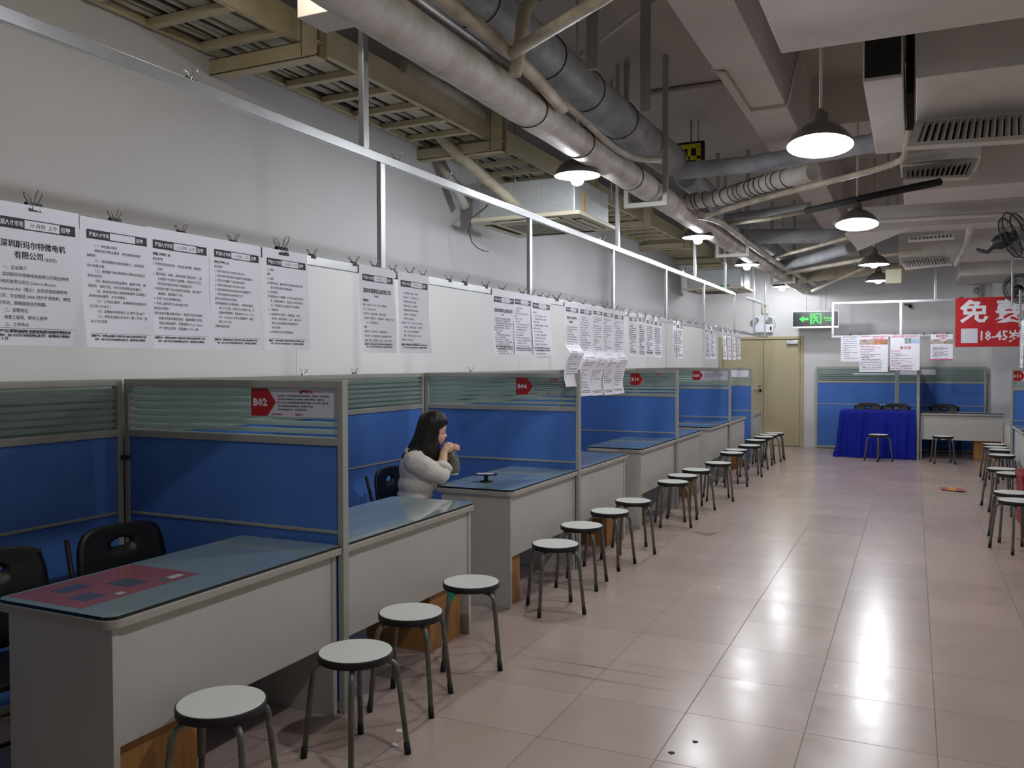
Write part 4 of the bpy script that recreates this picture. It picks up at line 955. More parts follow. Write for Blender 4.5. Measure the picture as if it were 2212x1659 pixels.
MB().box(-3.68, -3.13, TY0, TY1, 3.43, 3.434).build('backing_sheet', 'slot_dark', t)
MB().tube([(-3.09, 4.9, 3.52), (-3.10, 5.3, 3.54), (-3.09, 5.7, 3.53), (-3.10, 6.1, 3.52)], 0.045, 12).build('wrapped_cable', 'cable_pale', t)
for i, yy in enumerate((1.5, 3.86, 6.17, 8.35, 10.4, 12.5, 14.6)):
    b = thing('tray_bracket', 'beige channel bracket carrying the cable tray, %s from the camera' % ordinal(i), 'bracket', (0, yy, 0), 0, 'cable tray brackets')
    MB().box(-3.715, -2.96, -0.045, -0.037, 3.222, 3.315).box(-3.715, -2.96, -0.045, 0.045, 3.307, 3.315).box(-3.715, -2.96, -0.045, 0.045, 3.222, 3.23).build('cross_channel', 'tray_paint', b, bevel=0.002)
    MB().box(-3.05, -3.042, -0.05, 0.05, 3.235, ZC).box(-3.05, -2.945, -0.05, -0.042, 3.235, ZC).box(-3.05, -2.945, 0.042, 0.05, 3.235, ZC).build('hanger_post', 'tray_paint', b, bevel=0.002)

# ================================================================ ceiling cassettes
def cassette(x0, yy, lab):
    t = thing('ceiling_air_conditioner', lab, 'air conditioner', (x0, yy, 0), 0, 'ceiling air conditioners'); z = 2.757
    MB().box(0.07, 0.95, 0.08, 0.94, z+0.03, z+0.33).build('body', 'ac_metal', t, bevel=0.01)
    MB().box(0.36, 0.37, 0.075, 0.08, z+0.06, z+0.30).build('seam_strip', 'ac_metal', t, bevel=0.002)
    MB().box(0.10, 0.355, 0.072, 0.08, z+0.12, z+0.29).build('cover_plate', 'ac_metal', t, bevel=0.002)
    MB().box(0.66, 0.93, 0.074, 0.08, z+0.1, z+0.32).build('cover_plate', 'ac_metal', t, bevel=0.002)
    MB().prism(rounded(0, 1.02, 0, 1.02, 0.03), z, z+0.035).build('panel', 'ac_plastic', t, bevel=0.008)
    for k in range(4):
        R_ = Matrix.Rotation(k*PI/2, 3, 'Z'); c = Vector((0.51, 0.51, 0)); mb = MB()
        def tr(p): return R_ @ (Vector(p)-c)+c
        mb.box(0.20, 0.82, 0.065, 0.145, z-0.003, z+0.001)
        for p in range(len(mb.v)): mb.v[p] = tr(mb.v[p])
        o = mb.build('air_outlet', 'slot_dark', t); m2 = MB().beam(tr((0.21, 0.09, z-0.008)), tr((0.81, 0.09, z-0.008)), 0.05, 0.005)
        m2.build('louvre', 'ac_plastic', o)
    MB().box(0.21, 0.81, 0.21, 0.81, z-0.012, z).build('intake_grille', 'ac_plastic', t, bevel=0.004)
    mb = MB()
    for k in range(14): mb.box(0.235, 0.785, 0.245+k*0.04, 0.257+k*0.04, z-0.0135, z-0.011)
    mb.build('intake_slots', 'slot_dark', t)
    for x in (0.03, 0.99):
        for y in (0.12, 0.9): MB().tube([(x, y, z+0.25), (x, y, ZC)], 0.005, 6).build('hanging_rod', 'steel', t)
    return t
t = cassette(-3.475, 6.55, 'nearer ceiling air conditioner box with a beige panel under the cable tray')
MB().box(0.951, 0.955, 0.28, 0.33, 2.80, 2.98).build('tape_strip', 'orange_tape', t)
MB().tube([(0.45, 0.05, 2.87), (0.30, -0.2, 3.05), (0.12, -0.45, 3.25), (0.05, -0.6, 3.36)], 0.042, 12).build('insulated_pipe', 'pipe_beige', t)
t = cassette(-3.505, 14.2, 'farther ceiling air conditioner box near the beige door')
MB().box(0.62, 0.76, 0.05, 0.075, 2.80, 2.83).build('green_tag', 'green_tag', t)
o = tag(MB().tube([(-3.30, 6.62, 2.92), (-3.36, 6.60, 2.86), (-3.42, 6.50, 2.78), (-3.43, 6.48, 2.68), (-3.41, 6.5, 2.58), (-3.36, 6.5, 2.53), (-3.30, 6.5, 2.50), (-3.25, 6.5, 2.49)], 0.004, 6).build('loose_wire', 'cable_black'), 'thin loose wire dangling from the nearer air conditioner', 'wire')
tag(MB().tube([(-3.64, 6.30, 3.33), (-3.62, 6.40, 3.2), (-3.56, 6.55, 3.0), (-3.53, 6.62, 2.90)], 0.04, 12).build('wrapped_pipe', 'pipe_white'), 'white wrapped pipe dropping from the tray to the nearer air conditioner', 'pipe')

# ================================================================ pipes
def bumpy(path, r, amp, seed, m=14):
    rg = random.Random(seed); P = [Vector(p) for p in path]; out = []; rr = []
    for a, b in zip(P, P[1:]):
        k = max(2, int((b-a).length/0.12))
        for i in range(k): out.append(a.lerp(b, i/k)+Vector((rg.uniform(-1, 1), rg.uniform(-1, 1), rg.uniform(-1, 1)))*amp*0.5); rr.append(r*(1+rg.uniform(-1, 1)*amp*4))
    out.append(P[-1]); rr.append(r); return out, rr
def smooth_path(pts, n=8):
    P = [Vector(p) for p in pts]; P = [P[0]*2-P[1]]+P+[P[-1]*2-P[-2]]; out = []
    for i in range(1, len(P)-2):
        for j in range(n):
            t_ = j/n; a, b, c, d_ = P[i-1], P[i], P[i+1], P[i+2]
            out.append(0.5*((2*b)+(c-a)*t_+(2*a-5*b+4*c-d_)*t_*t_+(3*b-a-3*c+d_)*t_**3))
    out.append(P[-2]); return out
def pipe(name, pts, r, m, lab, cat='pipe', amp=0.0, seed=0, n=18, grp=None, bands=None, smooth=True):
    path = smooth_path(pts) if smooth and len(pts) > 2 else [Vector(p) for p in pts]
    if amp: path, rr = bumpy(path, r, amp, seed)
    else: rr = r
    o = MB().tube(path, rr, n).build(name, m); tag(o, lab, cat, grp)
    if bands:
        P = [Vector(p) for p in pts]
        for (seg, u, tilt) in bands:
            c = P[seg].lerp(P[seg+1], u); d_ = (P[seg+1]-P[seg]).normalized(); q = Vector((0, 0, 1)).rotation_difference(d_).to_matrix()
            ring = [c+q @ Vector((math.cos(a*PI/10)*(r+0.004), math.sin(a*PI/10)*(r+0.004), tilt*math.cos(a*PI/10))) for a in range(20)]
            MB().tube(ring, 0.0035, 6, closed=True).build('wire_tie', 'cable_black', o)
    return o
pipe('insulated_pipe', [(-2.03, 1.2, 3.015), (-2.03, 3.6, 3.015), (-2.03, 7.0, 3.01), (-2.0, 9.4, 2.985), (-1.99, 11.5, 2.98), (-1.95, 13.5, 2.97), (-1.86, 15.2, 2.92), (-1.80, 16.6, 2.90)], 0.104, 'pipe_white', 'fat white lagged pipe running the length of the room, lower of the two', amp=0.004, seed=1, n=24, bands=((1, 0.28, 0.06), (1, 0.52, 0.05), (2, 0.05, 0.04), (1, 0.86, 0.03)), smooth=False)
pipe('insulated_pipe', [(-2.05, 1.2, 3.40), (-2.05, 7.2, 3.40), (-1.98, 7.62, 3.36)], 0.145, 'pipe_grey', 'fat grey lagged pipe just above the long white one', amp=0.003, seed=2, n=24, bands=((0, 0.45, 0.05), (0, 0.6, 0.06), (0, 0.72, 0.05), (0, 0.85, 0.04)), smooth=False)
pipe('insulated_pipe', [(-2.02, 8.3, 3.36), (-2.0, 10.5, 3.33), (-1.96, 13.0, 3.28), (-1.95, 16.6, 3.25)], 0.11, 'pipe_grey', 'grey lagged pipe continuing above the white one at the far end', amp=0.003, seed=3, smooth=False)
pipe('drain_pipe', [(-1.865, 1.2, 3.135), (-1.865, 3.86, 3.135), (-1.87, 4.3, 3.10), (-1.885, 4.75, 3.05)], 0.036, 'pipe_beige', 'cream drain pipe resting between the two fat pipes near the camera', smooth=False)
pipe('drain_pipe', [(-1.83, 3.93, 3.10), (-1.22, 3.50, 3.09), (-0.90, 3.28, 3.10), (-0.66, 3.12, 3.105)], 0.030, 'pipe_beige', 'cream drain pipe slanting up to the right from the fat pipes', smooth=False)
pipe('drain_pipe', [(-1.86, 4.02, 3.02), (-1.84, 4.03, 3.14), (-1.82, 4.05, 3.34), (-1.78, 4.06, 3.42)], 0.034, 'pipe_beige', 'short upright elbow of the cream drain pipe', smooth=False)
pipe('hose', [(-1.90, 4.55, 3.10), (-1.90, 5.1, 3.09), (-1.91, 5.7, 3.06), (-1.86, 6.1, 3.05), (-1.72, 6.3, 3.06)], 0.024, 'pipe_white', 'white hose curving along the flank of the fat white pipe')
pipe('thin_conduit', [(-1.95, 1.2, 3.125), (-1.95, 4.2, 3.125)], 0.016, 'pipe_grey', 'thin grey conduit along the top of the fat white pipe', smooth=False)
pipe('insulated_pipe', [(-1.95, 7.66, 3.27), (-1.3, 7.62, 3.26), (-0.7, 7.45, 3.26), (-0.35, 7.40, 3.28), (0.3, 7.3, 3.3)], 0.075, 'pipe_grey', 'thick grey cross pipe above the string-tied duct', amp=0.004, seed=4)
pipe('tied_duct', [(-1.97, 8.02, 3.05), (-1.58, 7.90, 3.05), (-1.17, 7.58, 3.07), (-0.73, 7.20, 3.06)], 0.072, 'pipe_white', 'white wrapped duct tied round and round with string', 'duct', amp=0.006, seed=5, bands=[(0, u, 0.01) for u in (0.15, 0.3, 0.4, 0.6, 0.85)]+[(1, u, 0.012) for u in (0.1, 0.3, 0.42, 0.52, 0.7, 0.8, 0.92)]+[(2, u, 0.012) for u in (0.05, 0.2, 0.3, 0.5)])
pipe('drain_pipe', [(-1.88, 8.30, 2.95), (-1.22, 7.66, 2.955), (-0.72, 7.22, 2.955), (-0.14, 6.70, 2.96), (-0.06, 6.40, 3.0), (-0.04, 6.36, 3.1)], 0.022, 'pipe_beige', 'thin cream cross pipe rising to the slatted vent')
pipe('drain_pipe', [(-1.84, 8.2, 2.95), (-1.79, 8.9, 2.98), (-1.80, 10.5, 2.98), (-1.76, 13.0, 2.96), (-1.6, 14.6, 2.90), (-1.5, 15.4, 2.86)], 0.035, 'pipe_white', 'thin white pipe following the fat white pipe into the distance', amp=0.002, seed=6)
pipe('foam_pipe', [(-0.94, 8.67, 3.0), (-0.43, 8.27, 3.01), (0.18, 7.75, 3.0)], 0.030, 'foam_black', 'black foam-covered pipe crossing over the aisle', smooth=False)
pipe('drain_pipe', [(-1.78, 9.12, 3.0), (-1.33, 8.97, 3.0), (-0.92, 8.66, 3.0)], 0.022, 'pipe_beige', 'thin cream pipe joining the black foam-covered one', smooth=False)
pipe('insulated_pipe', [(-1.85, 9.4, 3.1), (-1.43, 9.28, 3.1), (-0.95, 9.18, 3.12)], 0.055, 'pipe_grey', 'grey cross pipe behind the thin cream one', amp=0.004, seed=7)
pipe('insulated_pipe', [(-1.95, 10.8, 3.1), (-1.3, 11.05, 3.1), (-0.80, 11.3, 3.1)], 0.09, 'pipe_grey', 'thick dusty cross pipe under the far beam', amp=0.003, seed=8)
pipe('drain_pipe', [(-1.9, 12.45, 3.0), (-1.2, 11.5, 3.0), (-0.7, 10.85, 3.02)], 0.024, 'pipe_beige', 'thin slanting pipe beyond the thick dusty one')
pipe('insulated_pipe', [(-1.9, 13.45, 3.0), (-1.3, 12.7, 3.0), (-0.75, 12.0, 3.04)], 0.075, 'pipe_grey', 'second slanting lagged pipe near the end wall', amp=0.003, seed=9)
pipe('drain_pipe', [(-1.8, 13.6, 2.9), (-0.95, 12.6, 2.9), (-0.41, 12.0, 2.905), (0.06, 11.7, 2.93)], 0.026, 'pipe_beige', 'thin pipe slanting under the second lagged one', smooth=False)
pipe('insulated_pipe', [(-1.9, 15.3, 2.94), (-1.4, 14.6, 2.94), (-0.7, 14.5, 2.98), (0.0, 14.5, 3.0)], 0.085, 'pipe_beige', 'stubby lagged pipe nearest the end wall', amp=0.003, seed=10)
pipe('drain_pipe', [(-1.55, 15.2, 2.75), (-0.9, 13.8, 2.86), (-0.66, 13.3, 2.9), (-0.6, 13.1, 2.98)], 0.024, 'pipe_beige', 'thin pipe slanting up before the exit sign', smooth=False)
def conduit(pts, r, lab, m='beam_paint'): return pipe('conduit', pts, r, m, lab, 'conduit', n=10, smooth=False)
conduit([(-2.6, 5.6, 4.085), (-1.9, 5.6, 4.085), (-1.19, 5.6, 4.085), (-1.19, 5.6, 3.43), (-1.12, 5.62, 3.415), (-1.12, 6.55, 3.415), (-0.85, 6.55, 3.415), (-0.70, 6.5, 4.09)], 0.014, 'painted conduit that bends round the concrete beam')
conduit([(-2.3, 7.9, 4.07), (-1.17, 7.9, 4.07)], 0.03, 'painted conduit along the slab behind the yellow box')
conduit([(-2.4, 6.4, 3.95), (-1.8, 5.9, 4.0), (-1.2, 5.5, 4.05)], 0.016, 'thin slanting painted conduit under the slab')
# fat-pipe hangers
def trapeze(yy, x0, x1, z, lab):
    t = thing('pipe_hanger', lab, 'hanger', (0, yy, 0), 0, 'pipe hangers')
    MB().box(x0, x1, -0.02, 0.02, z-0.04, z).build('cross_bar', 'frame_grey', t, bevel=0.002)
    for x in (x0+0.02, x1-0.02): MB().box(x-0.02, x+0.02, -0.02, 0.02, z, ZC).build('rod', 'frame_grey', t, bevel=0.002)
trapeze(2.2, -2.27, -1.80, 2.905, 'steel pipe hanger nearest the camera')
trapeze(7.06, -2.24, -1.865, 2.90, 'steel pipe hanger before the string-tied duct')
trapeze(10.6, -2.2, -1.8, 2.87, 'steel pipe hanger in the middle of the room')
trapeze(14.2, -2.08, -1.70, 2.835, 'steel pipe hanger near the end wall')
for yy, x, lab in ((4.75, -1.70, 'flat grey strap holding the grey pipe, nearer one'), (5.7, -1.66, 'flat grey strap holding the grey pipe, farther one')):
    tag(MB().box(x-0.035, x+0.035, yy-0.01, yy+0.01, 3.25, ZC).build('strap', 'frame_grey', bevel=0.002), lab, 'strap', 'pipe straps')
def sprinkler(x, yy, z, lab):
    o = MB().tube([(x, yy, z-0.35), (x, yy, z)], 0.012, 8).lathe([(0.014, 0), (0.02, 0.01), (0.014, 0.03), (0.006, 0.04), (0.006, 0.06), (0.013, 0.062)], 10, c=(x, yy, z)).build('sprinkler', 'pipe_grey'); tag(o, lab, 'sprinkler')
sprinkler(-1.97, 6.3, 3.80, 'upright sprinkler head rising above the fat grey pipe')
tag(MB().lathe([(0.05, 0), (0.045, -0.02), (0.02, -0.035), (0.0, -0.036)], 16, c=(-1.75, 5.3, ZC)).tube([(-1.75, 5.3, ZC-0.03), (-1.75, 5.3, ZC-0.3)], 0.01, 8).build('smoke_detector', 'ac_plastic'), 'small round detector on the slab above the fat grey pipe', 'detector')
# yellow fitting
t = thing('junction_box', 'dark square box with a yellow plastic frame under the slab', 'junction box', (-2.14, 9.0, 3.62))
MB().box(-0.145, 0.145, 0.0, 0.06, -0.02, 0.245).build('back_plate', 'navy_board', t, bevel=0.004)
mb = MB()
for (a, b, c, d_) in ((-0.10, 0.115, 0.17, 0.215), (-0.10, -0.06, 0.03, 0.19), (-0.02, 0.015, 0.05, 0.19), (0.07, 0.115, -0.01, 0.19), (-0.10, 0.115, 0.05, 0.09)): mb.box(a, b, -0.03, 0.0, c, d_)
mb.build('yellow_frame', 'yellow_plastic', t, bevel=0.006)
MB().box(-0.09, -0.03, -0.02, 0.0, 0.0, 0.04).build('terminal', 'socket_white', t)
MB().tube([(0.0, 0.05, 0.24), (0.0, 0.05, 0.48)], 0.01, 8).build('hanging_rod', 'frame_grey', t)
# white-lit metal box at the top edge
t = thing('metal_duct_end', 'brightly lit sheet-metal box at the top edge, at the start of the fat pipes', 'duct')
MB().box(-2.50, -2.12, 3.10, 3.3, 3.09, 3.75).build('body', 'duct_paint', t, bevel=0.004); MB().box(-2.44, -2.425, 3.095, 3.10, 3.16, 3.7).build('seam', 'slot_dark', t)

# ================================================================ ducts, boxes and vents on the right
tag(MB().box(-0.615, 2.7, 1.2, 4.52, 3.10, 3.75).build('duct_box', 'duct_paint', bevel=0.006), 'broad white-painted duct box filling the top right corner', 'duct')
tag(MB().box(0.0, 2.7, 5.58, 7.3, 3.205, 3.95).build('duct_box', 'duct_paint', bevel=0.006), 'white duct box behind the largest pendant lamp, carrying the first slatted vent', 'duct')
MBd = MB().box(-0.285, -0.07, 5.5, 7.45, 3.20, 3.55); o = MBd.build('narrow_duct', 'duct_paint', bevel=0.008); tag(o, 'narrow white duct hanging beside the first slatted vent', 'duct')
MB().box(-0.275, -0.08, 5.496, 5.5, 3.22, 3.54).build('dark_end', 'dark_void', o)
t = thing('cable_gap_box', 'dark open recess with a small control box beside the narrow duct', 'control box', (-0.03, 6.2, 3.3))
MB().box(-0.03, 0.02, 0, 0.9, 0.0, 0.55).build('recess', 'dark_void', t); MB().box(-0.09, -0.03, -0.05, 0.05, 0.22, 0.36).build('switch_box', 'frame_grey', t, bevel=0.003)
tag(MB().box(-0.70, 2.7, 10.6, 11.0, 3.05, 3.32).build('cross_duct', 'duct_paint', bevel=0.006), 'long white duct crossing the ceiling behind the second aisle lamp', 'duct')
tag(MB().box(-0.1, 2.7, 8.85, 9.6, 3.14, 3.5).build('duct_box', 'duct_paint', bevel=0.006), 'white duct box above the second slatted vent', 'duct')
tag(MB().box(-0.2, 2.7, 12.95, 13.9, 2.98, 3.4).build('duct_box', 'duct_paint', bevel=0.006), 'white duct box carrying the farthest slatted vent', 'duct')
tag(MB().box(0.62, 2.7, 14.6, 16.2, 2.85, 3.3).build('duct_box', 'duct_paint', bevel=0.006), 'white duct box over the red banner', 'duct')
conduit([(-0.8, 9.9, 3.05), (2.7, 10.2, 3.05)], 0.022, 'painted conduit in front of the long cross duct')
for k, (x, lab) in enumerate(((-0.28, 'first'), (-0.18, 'second'), (0.1, 'third'), (0.17, 'fourth'), (0.5, 'fifth'), (0.58, 'sixth'))):
    tag(MB().box(x-0.012, x+0.012, 10.78, 10.80, 3.32, ZC).build('duct_strap', 'frame_grey'), 'thin strap holding up the long cross duct, %s from the left' % lab, 'strap', 'straps of the long cross duct')
def vent(P0, P1, P2, P3, n, lab, depth=0.03):
    # corners: top left, top right, bottom right, bottom left of the slatted face
    t = thing('air_vent', lab, 'vent', (0, 0, 0), 0, 'slatted air vents')
    a, b, c, d_ = map(Vector, (P0, P1, P2, P3)); nrm = (b-a).cross(d_-a).normalized()
    if nrm.y > 0: nrm = -nrm
    def pt(u, v, k=0): return a.lerp(b, u).lerp(d_.lerp(c, u), v)+nrm*k
    def slab(mb, u0, u1, v0, v1, k0, k1, mi=0):
        vs = [pt(u, v, k) for k in (k0, k1) for v in (v0, v1) for u in (u0, u1)]
        mb.add(vs, [(0, 2, 3, 1), (4, 5, 7, 6), (0, 1, 5, 4), (2, 6, 7, 3), (0, 4, 6, 2), (1, 3, 7, 5)], mi)
    mb = MB(); slab(mb, 0, 1, 0, 0.14, -depth, 0); slab(mb, 0, 1, 0.86, 1, -depth, 0); slab(mb, 0, 0.07, 0.14, 0.86, -depth, 0); slab(mb, 0.93, 1, 0.14, 0.86, -depth, 0)
    mb.build('frame', 'duct_paint', t, bevel=0.002)
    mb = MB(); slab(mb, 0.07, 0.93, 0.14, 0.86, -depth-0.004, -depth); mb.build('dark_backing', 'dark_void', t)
    for k in range(n):
        u = 0.075+0.85*(k+0.5)/n; w_ = 0.85/n; mb = MB()
        vs = [pt(u-w_*0.42, v, -depth*0.95) for v in (0.14, 0.86)]+[pt(u-w_*0.30, v, -depth*0.95) for v in (0.14, 0.86)]+[pt(u+w_*0.18, v, -0.002) for v in (0.14, 0.86)]+[pt(u+w_*0.30, v, -0.002) for v in (0.14, 0.86)]
        mb.add(vs, [(0, 1, 3, 2), (2, 3, 7, 6), (4, 5, 1, 0), (6, 7, 5, 4), (0, 2, 6, 4), (1, 5, 7, 3)])
        mb.build('slat', 'duct_paint', t)
    return t
def sp(p, yy):  # move a point of the plane y=6.5 or 8.2 along the same sight line is never needed: corners are given in the room
    return p
vent((0.01, 6.60, 3.24), (0.71, 6.60, 3.218), (0.69, 6.28, 2.945), (-0.054, 6.28, 2.975), 15, 'large slatted vent hanging near the right edge, nearest the camera')
vent((-0.104, 8.30, 3.26), (0.484, 8.30, 3.278), (0.405, 8.08, 3.083), (-0.097, 8.08, 3.11), 12, 'second slatted vent, under the first one, slats fanned out')
vent((-0.068, 11.03, 3.01), (0.411, 11.03, 3.03), (0.408, 10.97, 2.965), (-0.068, 10.97, 2.958), 10, 'small slatted vent under the long cross duct')
vent((-0.178, 13.05, 2.975), (0.42, 13.05, 2.975), (0.455, 12.92, 2.865), (-0.117, 12.92, 2.83), 14, 'slatted vent with dark slots nearest the end wall')
tag(MB().box(-0.12, 0.50, 8.20, 8.85, 3.27, 3.5).build('vent_box', 'duct_paint', bevel=0.006), 'white box behind the second slatted vent', 'duct')
tag(MB().tube([(0.55, 10.75, 3.04), (0.56, 11.6, 2.98), (0.54, 12.4, 2.93), (0.50, 12.9, 2.86)], 0.035, 10).build('ribbed_duct', 'pipe_white'), 'mottled white flexible duct hanging beside the far vents', 'duct')
MBt = MB(); a, b, c = Vector((-0.75, 10.75, 3.06)), Vector((-0.05, 10.7, 3.05)), Vector((-0.60, 10.9, 2.86))
MBt.add([a, b, c, a+Vector((0, .004, 0)), b+Vector((0, .004, 0)), c+Vector((0, .004, 0))], [(0, 1, 2), (5, 4, 3), (0, 3, 4, 1), (1, 4, 5, 2), (2, 5, 3, 0)])
tag(MBt.build('hanging_sheet', 'duct_paint'), 'torn white sheet hanging below the long cross duct', 'sheet')
tag(MB().box(-0.37, -0.16, 13.2, 13.35, 2.66, 2.86).build('wall_box', 'ac_plastic', bevel=0.01), 'cream equipment box behind the two far aisle lamps', 'box')
# ================================================================ fans
def fan(loc, rz, tilt, lab, R_=0.235):
    t = thing('wall_fan', lab, 'fan', loc, rz, 'black fans')
    Rt = Matrix.Rotation(tilt, 3, 'X'); Q = Rt @ Matrix.Rotation(PI/2, 3, 'X')
    mb = MB()
    for z_, k in ((-0.055, 0.86), (0.0, 1.0), (0.055, 0.86)): mb.tube([Q @ Vector((R_*k*math.cos(a*PI/20), R_*k*math.sin(a*PI/20), z_)) for a in range(40)], 0.006, 8, closed=True)
    mb.build('guard_ring', 'fan_dark', t)
    mb = MB()
    for a in range(48):
        c, s = math.cos(a*PI/24), math.sin(a*PI/24)
        for sg in (-1, 1): mb.tube([Q @ Vector((c*r_*R_, s*r_*R_, sg*z_)) for r_, z_ in ((0.22, 0.085), (0.6, 0.08), (0.86, 0.055), (1.0, 0.0))], 0.0013, 4, caps=False)
    mb.build('guard_wires', 'fan_dark', t)
    for k in range(3):
        a0 = k*2*PI/3; bl = MB(); vs = []
        for i in range(7):
            r_ = 0.05+i*(R_*0.88-0.05)/6; sp_ = 0.35+0.55*math.sin(i/6*2.6)
            for j in range(5):
                a = a0+sp_*(j/4-0.3); vs.append(Q @ Vector((r_*math.cos(a), r_*math.sin(a), 0.03*(j/4-0.5))))
        bl.add(vs, [(i*5+j, i*5+j+1, (i+1)*5+j+1, (i+1)*5+j) for i in range(6) for j in range(4)], 0, True); bl.build('blade', 'fan_mesh', t)
    MB().lathe([(0, -0.06), (0.045, -0.055), (0.05, 0.0), (0.0, 0.02)], 20, rot=Q).build('hub', 'fan_dark', t)
    MB().lathe([(0.0, 0.02), (0.07, 0.06), (0.075, 0.16), (0.05, 0.22), (0, 0.225)], 20, rot=Rt @ Matrix.Rotation(-PI/2, 3, 'X')).build('motor', 'fan_dark', t)
    mb = MB().tube([Rt @ Vector((0, 0.15, 0)), Rt @ Vector((0, 0.17, 0))+Vector((0, 0.1, -0.08)), Vector((0, 0.36, -0.10))], 0.018, 10); mb.build('arm', 'fan_dark', t)
    return t
fan((0.875, 9.5, 2.76), math.radians(62), math.radians(-18), 'dark wall fan turned sideways at the right edge')
fan((1.40, 14.6, 2.63), math.radians(8), math.radians(-5), 'dark wall fan facing the room above the red banner', 0.22)
tag(MB().lathe([(0, 0), (0.05, 0.01), (0.055, 0.05), (0.03, 0.08), (0, 0.085)], 16, c=(0.95, 16.54, 2.76), rot=Matrix.Rotation(PI/2, 3, 'X')).box(0.985, 1.03, 16.5, 16.6, 2.50, 2.85).build('alarm_bell', 'frame_grey'), 'small grey bell and bracket on the end wall', 'bell')
tag(MB().box(-0.16, -0.05, 16.42, 16.6, 2.55, 2.57).lathe([(0.03, 0), (0.03, 0.05), (0.0, 0.05)], 12, c=(-0.06, 16.42, 2.49)).build('camera_dome', 'fan_dark'), 'tiny dark camera on the end wall beside the far lamp', 'camera')
# small black stand holding a flat tablet, on the desk the woman leans on
t = thing('tablet_stand', 'small black stand with a flat tilted tray on the desk the woman leans on', 'stand', (-2.60, 5.15, 0.7535), 0.35)
MB().lathe([(0.0, 0), (0.045, 0.0), (0.045, 0.004), (0.016, 0.010), (0.013, 0.03), (0.02, 0.045), (0.0, 0.046)], 20).build('base', 'rubber_black', t)
MB().prism(rounded(-0.075, 0.075, -0.045, 0.045, 0.012), 0.046, 0.054).build('tray', 'navy_board', t, bevel=0.002)
MB().box(-0.06, 0.05, -0.03, 0.03, 0.054, 0.056).build('card', 'sign_white', t)
# ================================================================ the seated woman
OX, OY, FA = -2.98, 4.95, math.radians(35)
per = thing('person', 'woman with long dark hair in a cream sweater, elbows on the desk, holding a clear bag of food to her mouth', 'person', (OX, OY, 0), FA)
per['label'] = 'woman with long dark hair in a cream sweater holding a clear bag to her mouth'
def cap(mb, p, q, r1, r2, n=14, mi=0):
    p, q = Vector(p), Vector(q); d = (q-p); L = d.length; u = d/L; pts = []; rr = []
    for i in range(5): a = PI/2*(1-i/4); pts.append(p-u*r1*math.sin(a)); rr.append(max(0.0008, r1*math.cos(a)))
    for i in range(5): a = PI/2*i/4; pts.append(q+u*r2*math.sin(a)); rr.append(max(0.0008, r2*math.cos(a)))
    mb.tube(pts, rr, n, mi)
def chain(mb, pts, rs, n=12):
    for a, b, r1, r2 in zip(pts, pts[1:], rs, rs[1:]): cap(mb, a, b, r1, r2, n)
def fuse(o, vox, smooth=3, fac=0.5):
    m = o.modifiers.new('fuse', 'REMESH'); m.mode = 'VOXEL'; m.voxel_size = vox; m.use_smooth_shade = True
    if smooth: s_ = o.modifiers.new('smooth', 'SMOOTH'); s_.iterations = smooth; s_.factor = fac
    return o
mb = MB(); tlt = Matrix.Rotation(math.radians(8), 3, 'Y')
mb.ell((0.078, 0, 1.135), (0.088, 0.072, 0.098), 20, 14, rot=tlt)                       # skull
mb.ell((0.100, 0, 1.062), (0.055, 0.056, 0.066), 18, 12, rot=tlt)                       # face and jaw
mb.ell((0.126, 0, 1.022), (0.018, 0.022, 0.016)); mb.ell((0.122, 0, 1.095), (0.038, 0.052, 0.032))   # chin, brow
cap(mb, (0.148, 0, 1.088), (0.158, 0, 1.064), 0.0085, 0.0115); mb.ell((0.152, 0.009, 1.060), (0.009, 0.008, 0.007)); mb.ell((0.152, -0.009, 1.060), (0.009, 0.008, 0.007))   # nose
mb.ell((0.142, 0, 1.040), (0.013, 0.020, 0.007)); mb.ell((0.139, 0, 1.030), (0.013, 0.018, 0.007))    # mouth
for s_ in (-1, 1):
    mb.ell((0.122, s_*0.034, 1.058), (0.022, 0.020, 0.024)); mb.ell((0.072, s_*0.070, 1.085), (0.014, 0.010, 0.028))
chain(mb, [(0.068, 0, 1.04), (0.03, 0, 0.985), (0.0, 0, 0.93)], [0.052, 0.050, 0.062])   # neck
cap(mb, (-0.045, 0.135, 0.925), (-0.045, -0.135, 0.925), 0.055, 0.055); mb.ell((-0.035, 0, 0.84), (0.095, 0.145, 0.12)); mb.ell((-0.04, 0, 0.70), (0.10, 0.14, 0.12)); mb.ell((-0.06, 0, 0.565), (0.115, 0.165, 0.105))
SH_R, EL_R, WR_R = (-0.065, -0.155, 0.925), (0.112, -0.155, 0.812), (0.142, -0.055, 0.955)
SH_L, EL_L, WR_L = (-0.045, 0.155, 0.925), (0.165, 0.150, 0.812), (0.205, 0.055, 0.950)
chain(mb, [SH_R, EL_R], [0.048, 0.038]); chain(mb, [EL_R, WR_R], [0.038, 0.0265])
chain(mb, [SH_L, EL_L], [0.048, 0.038]); chain(mb, [EL_L, WR_L], [0.038, 0.0265])
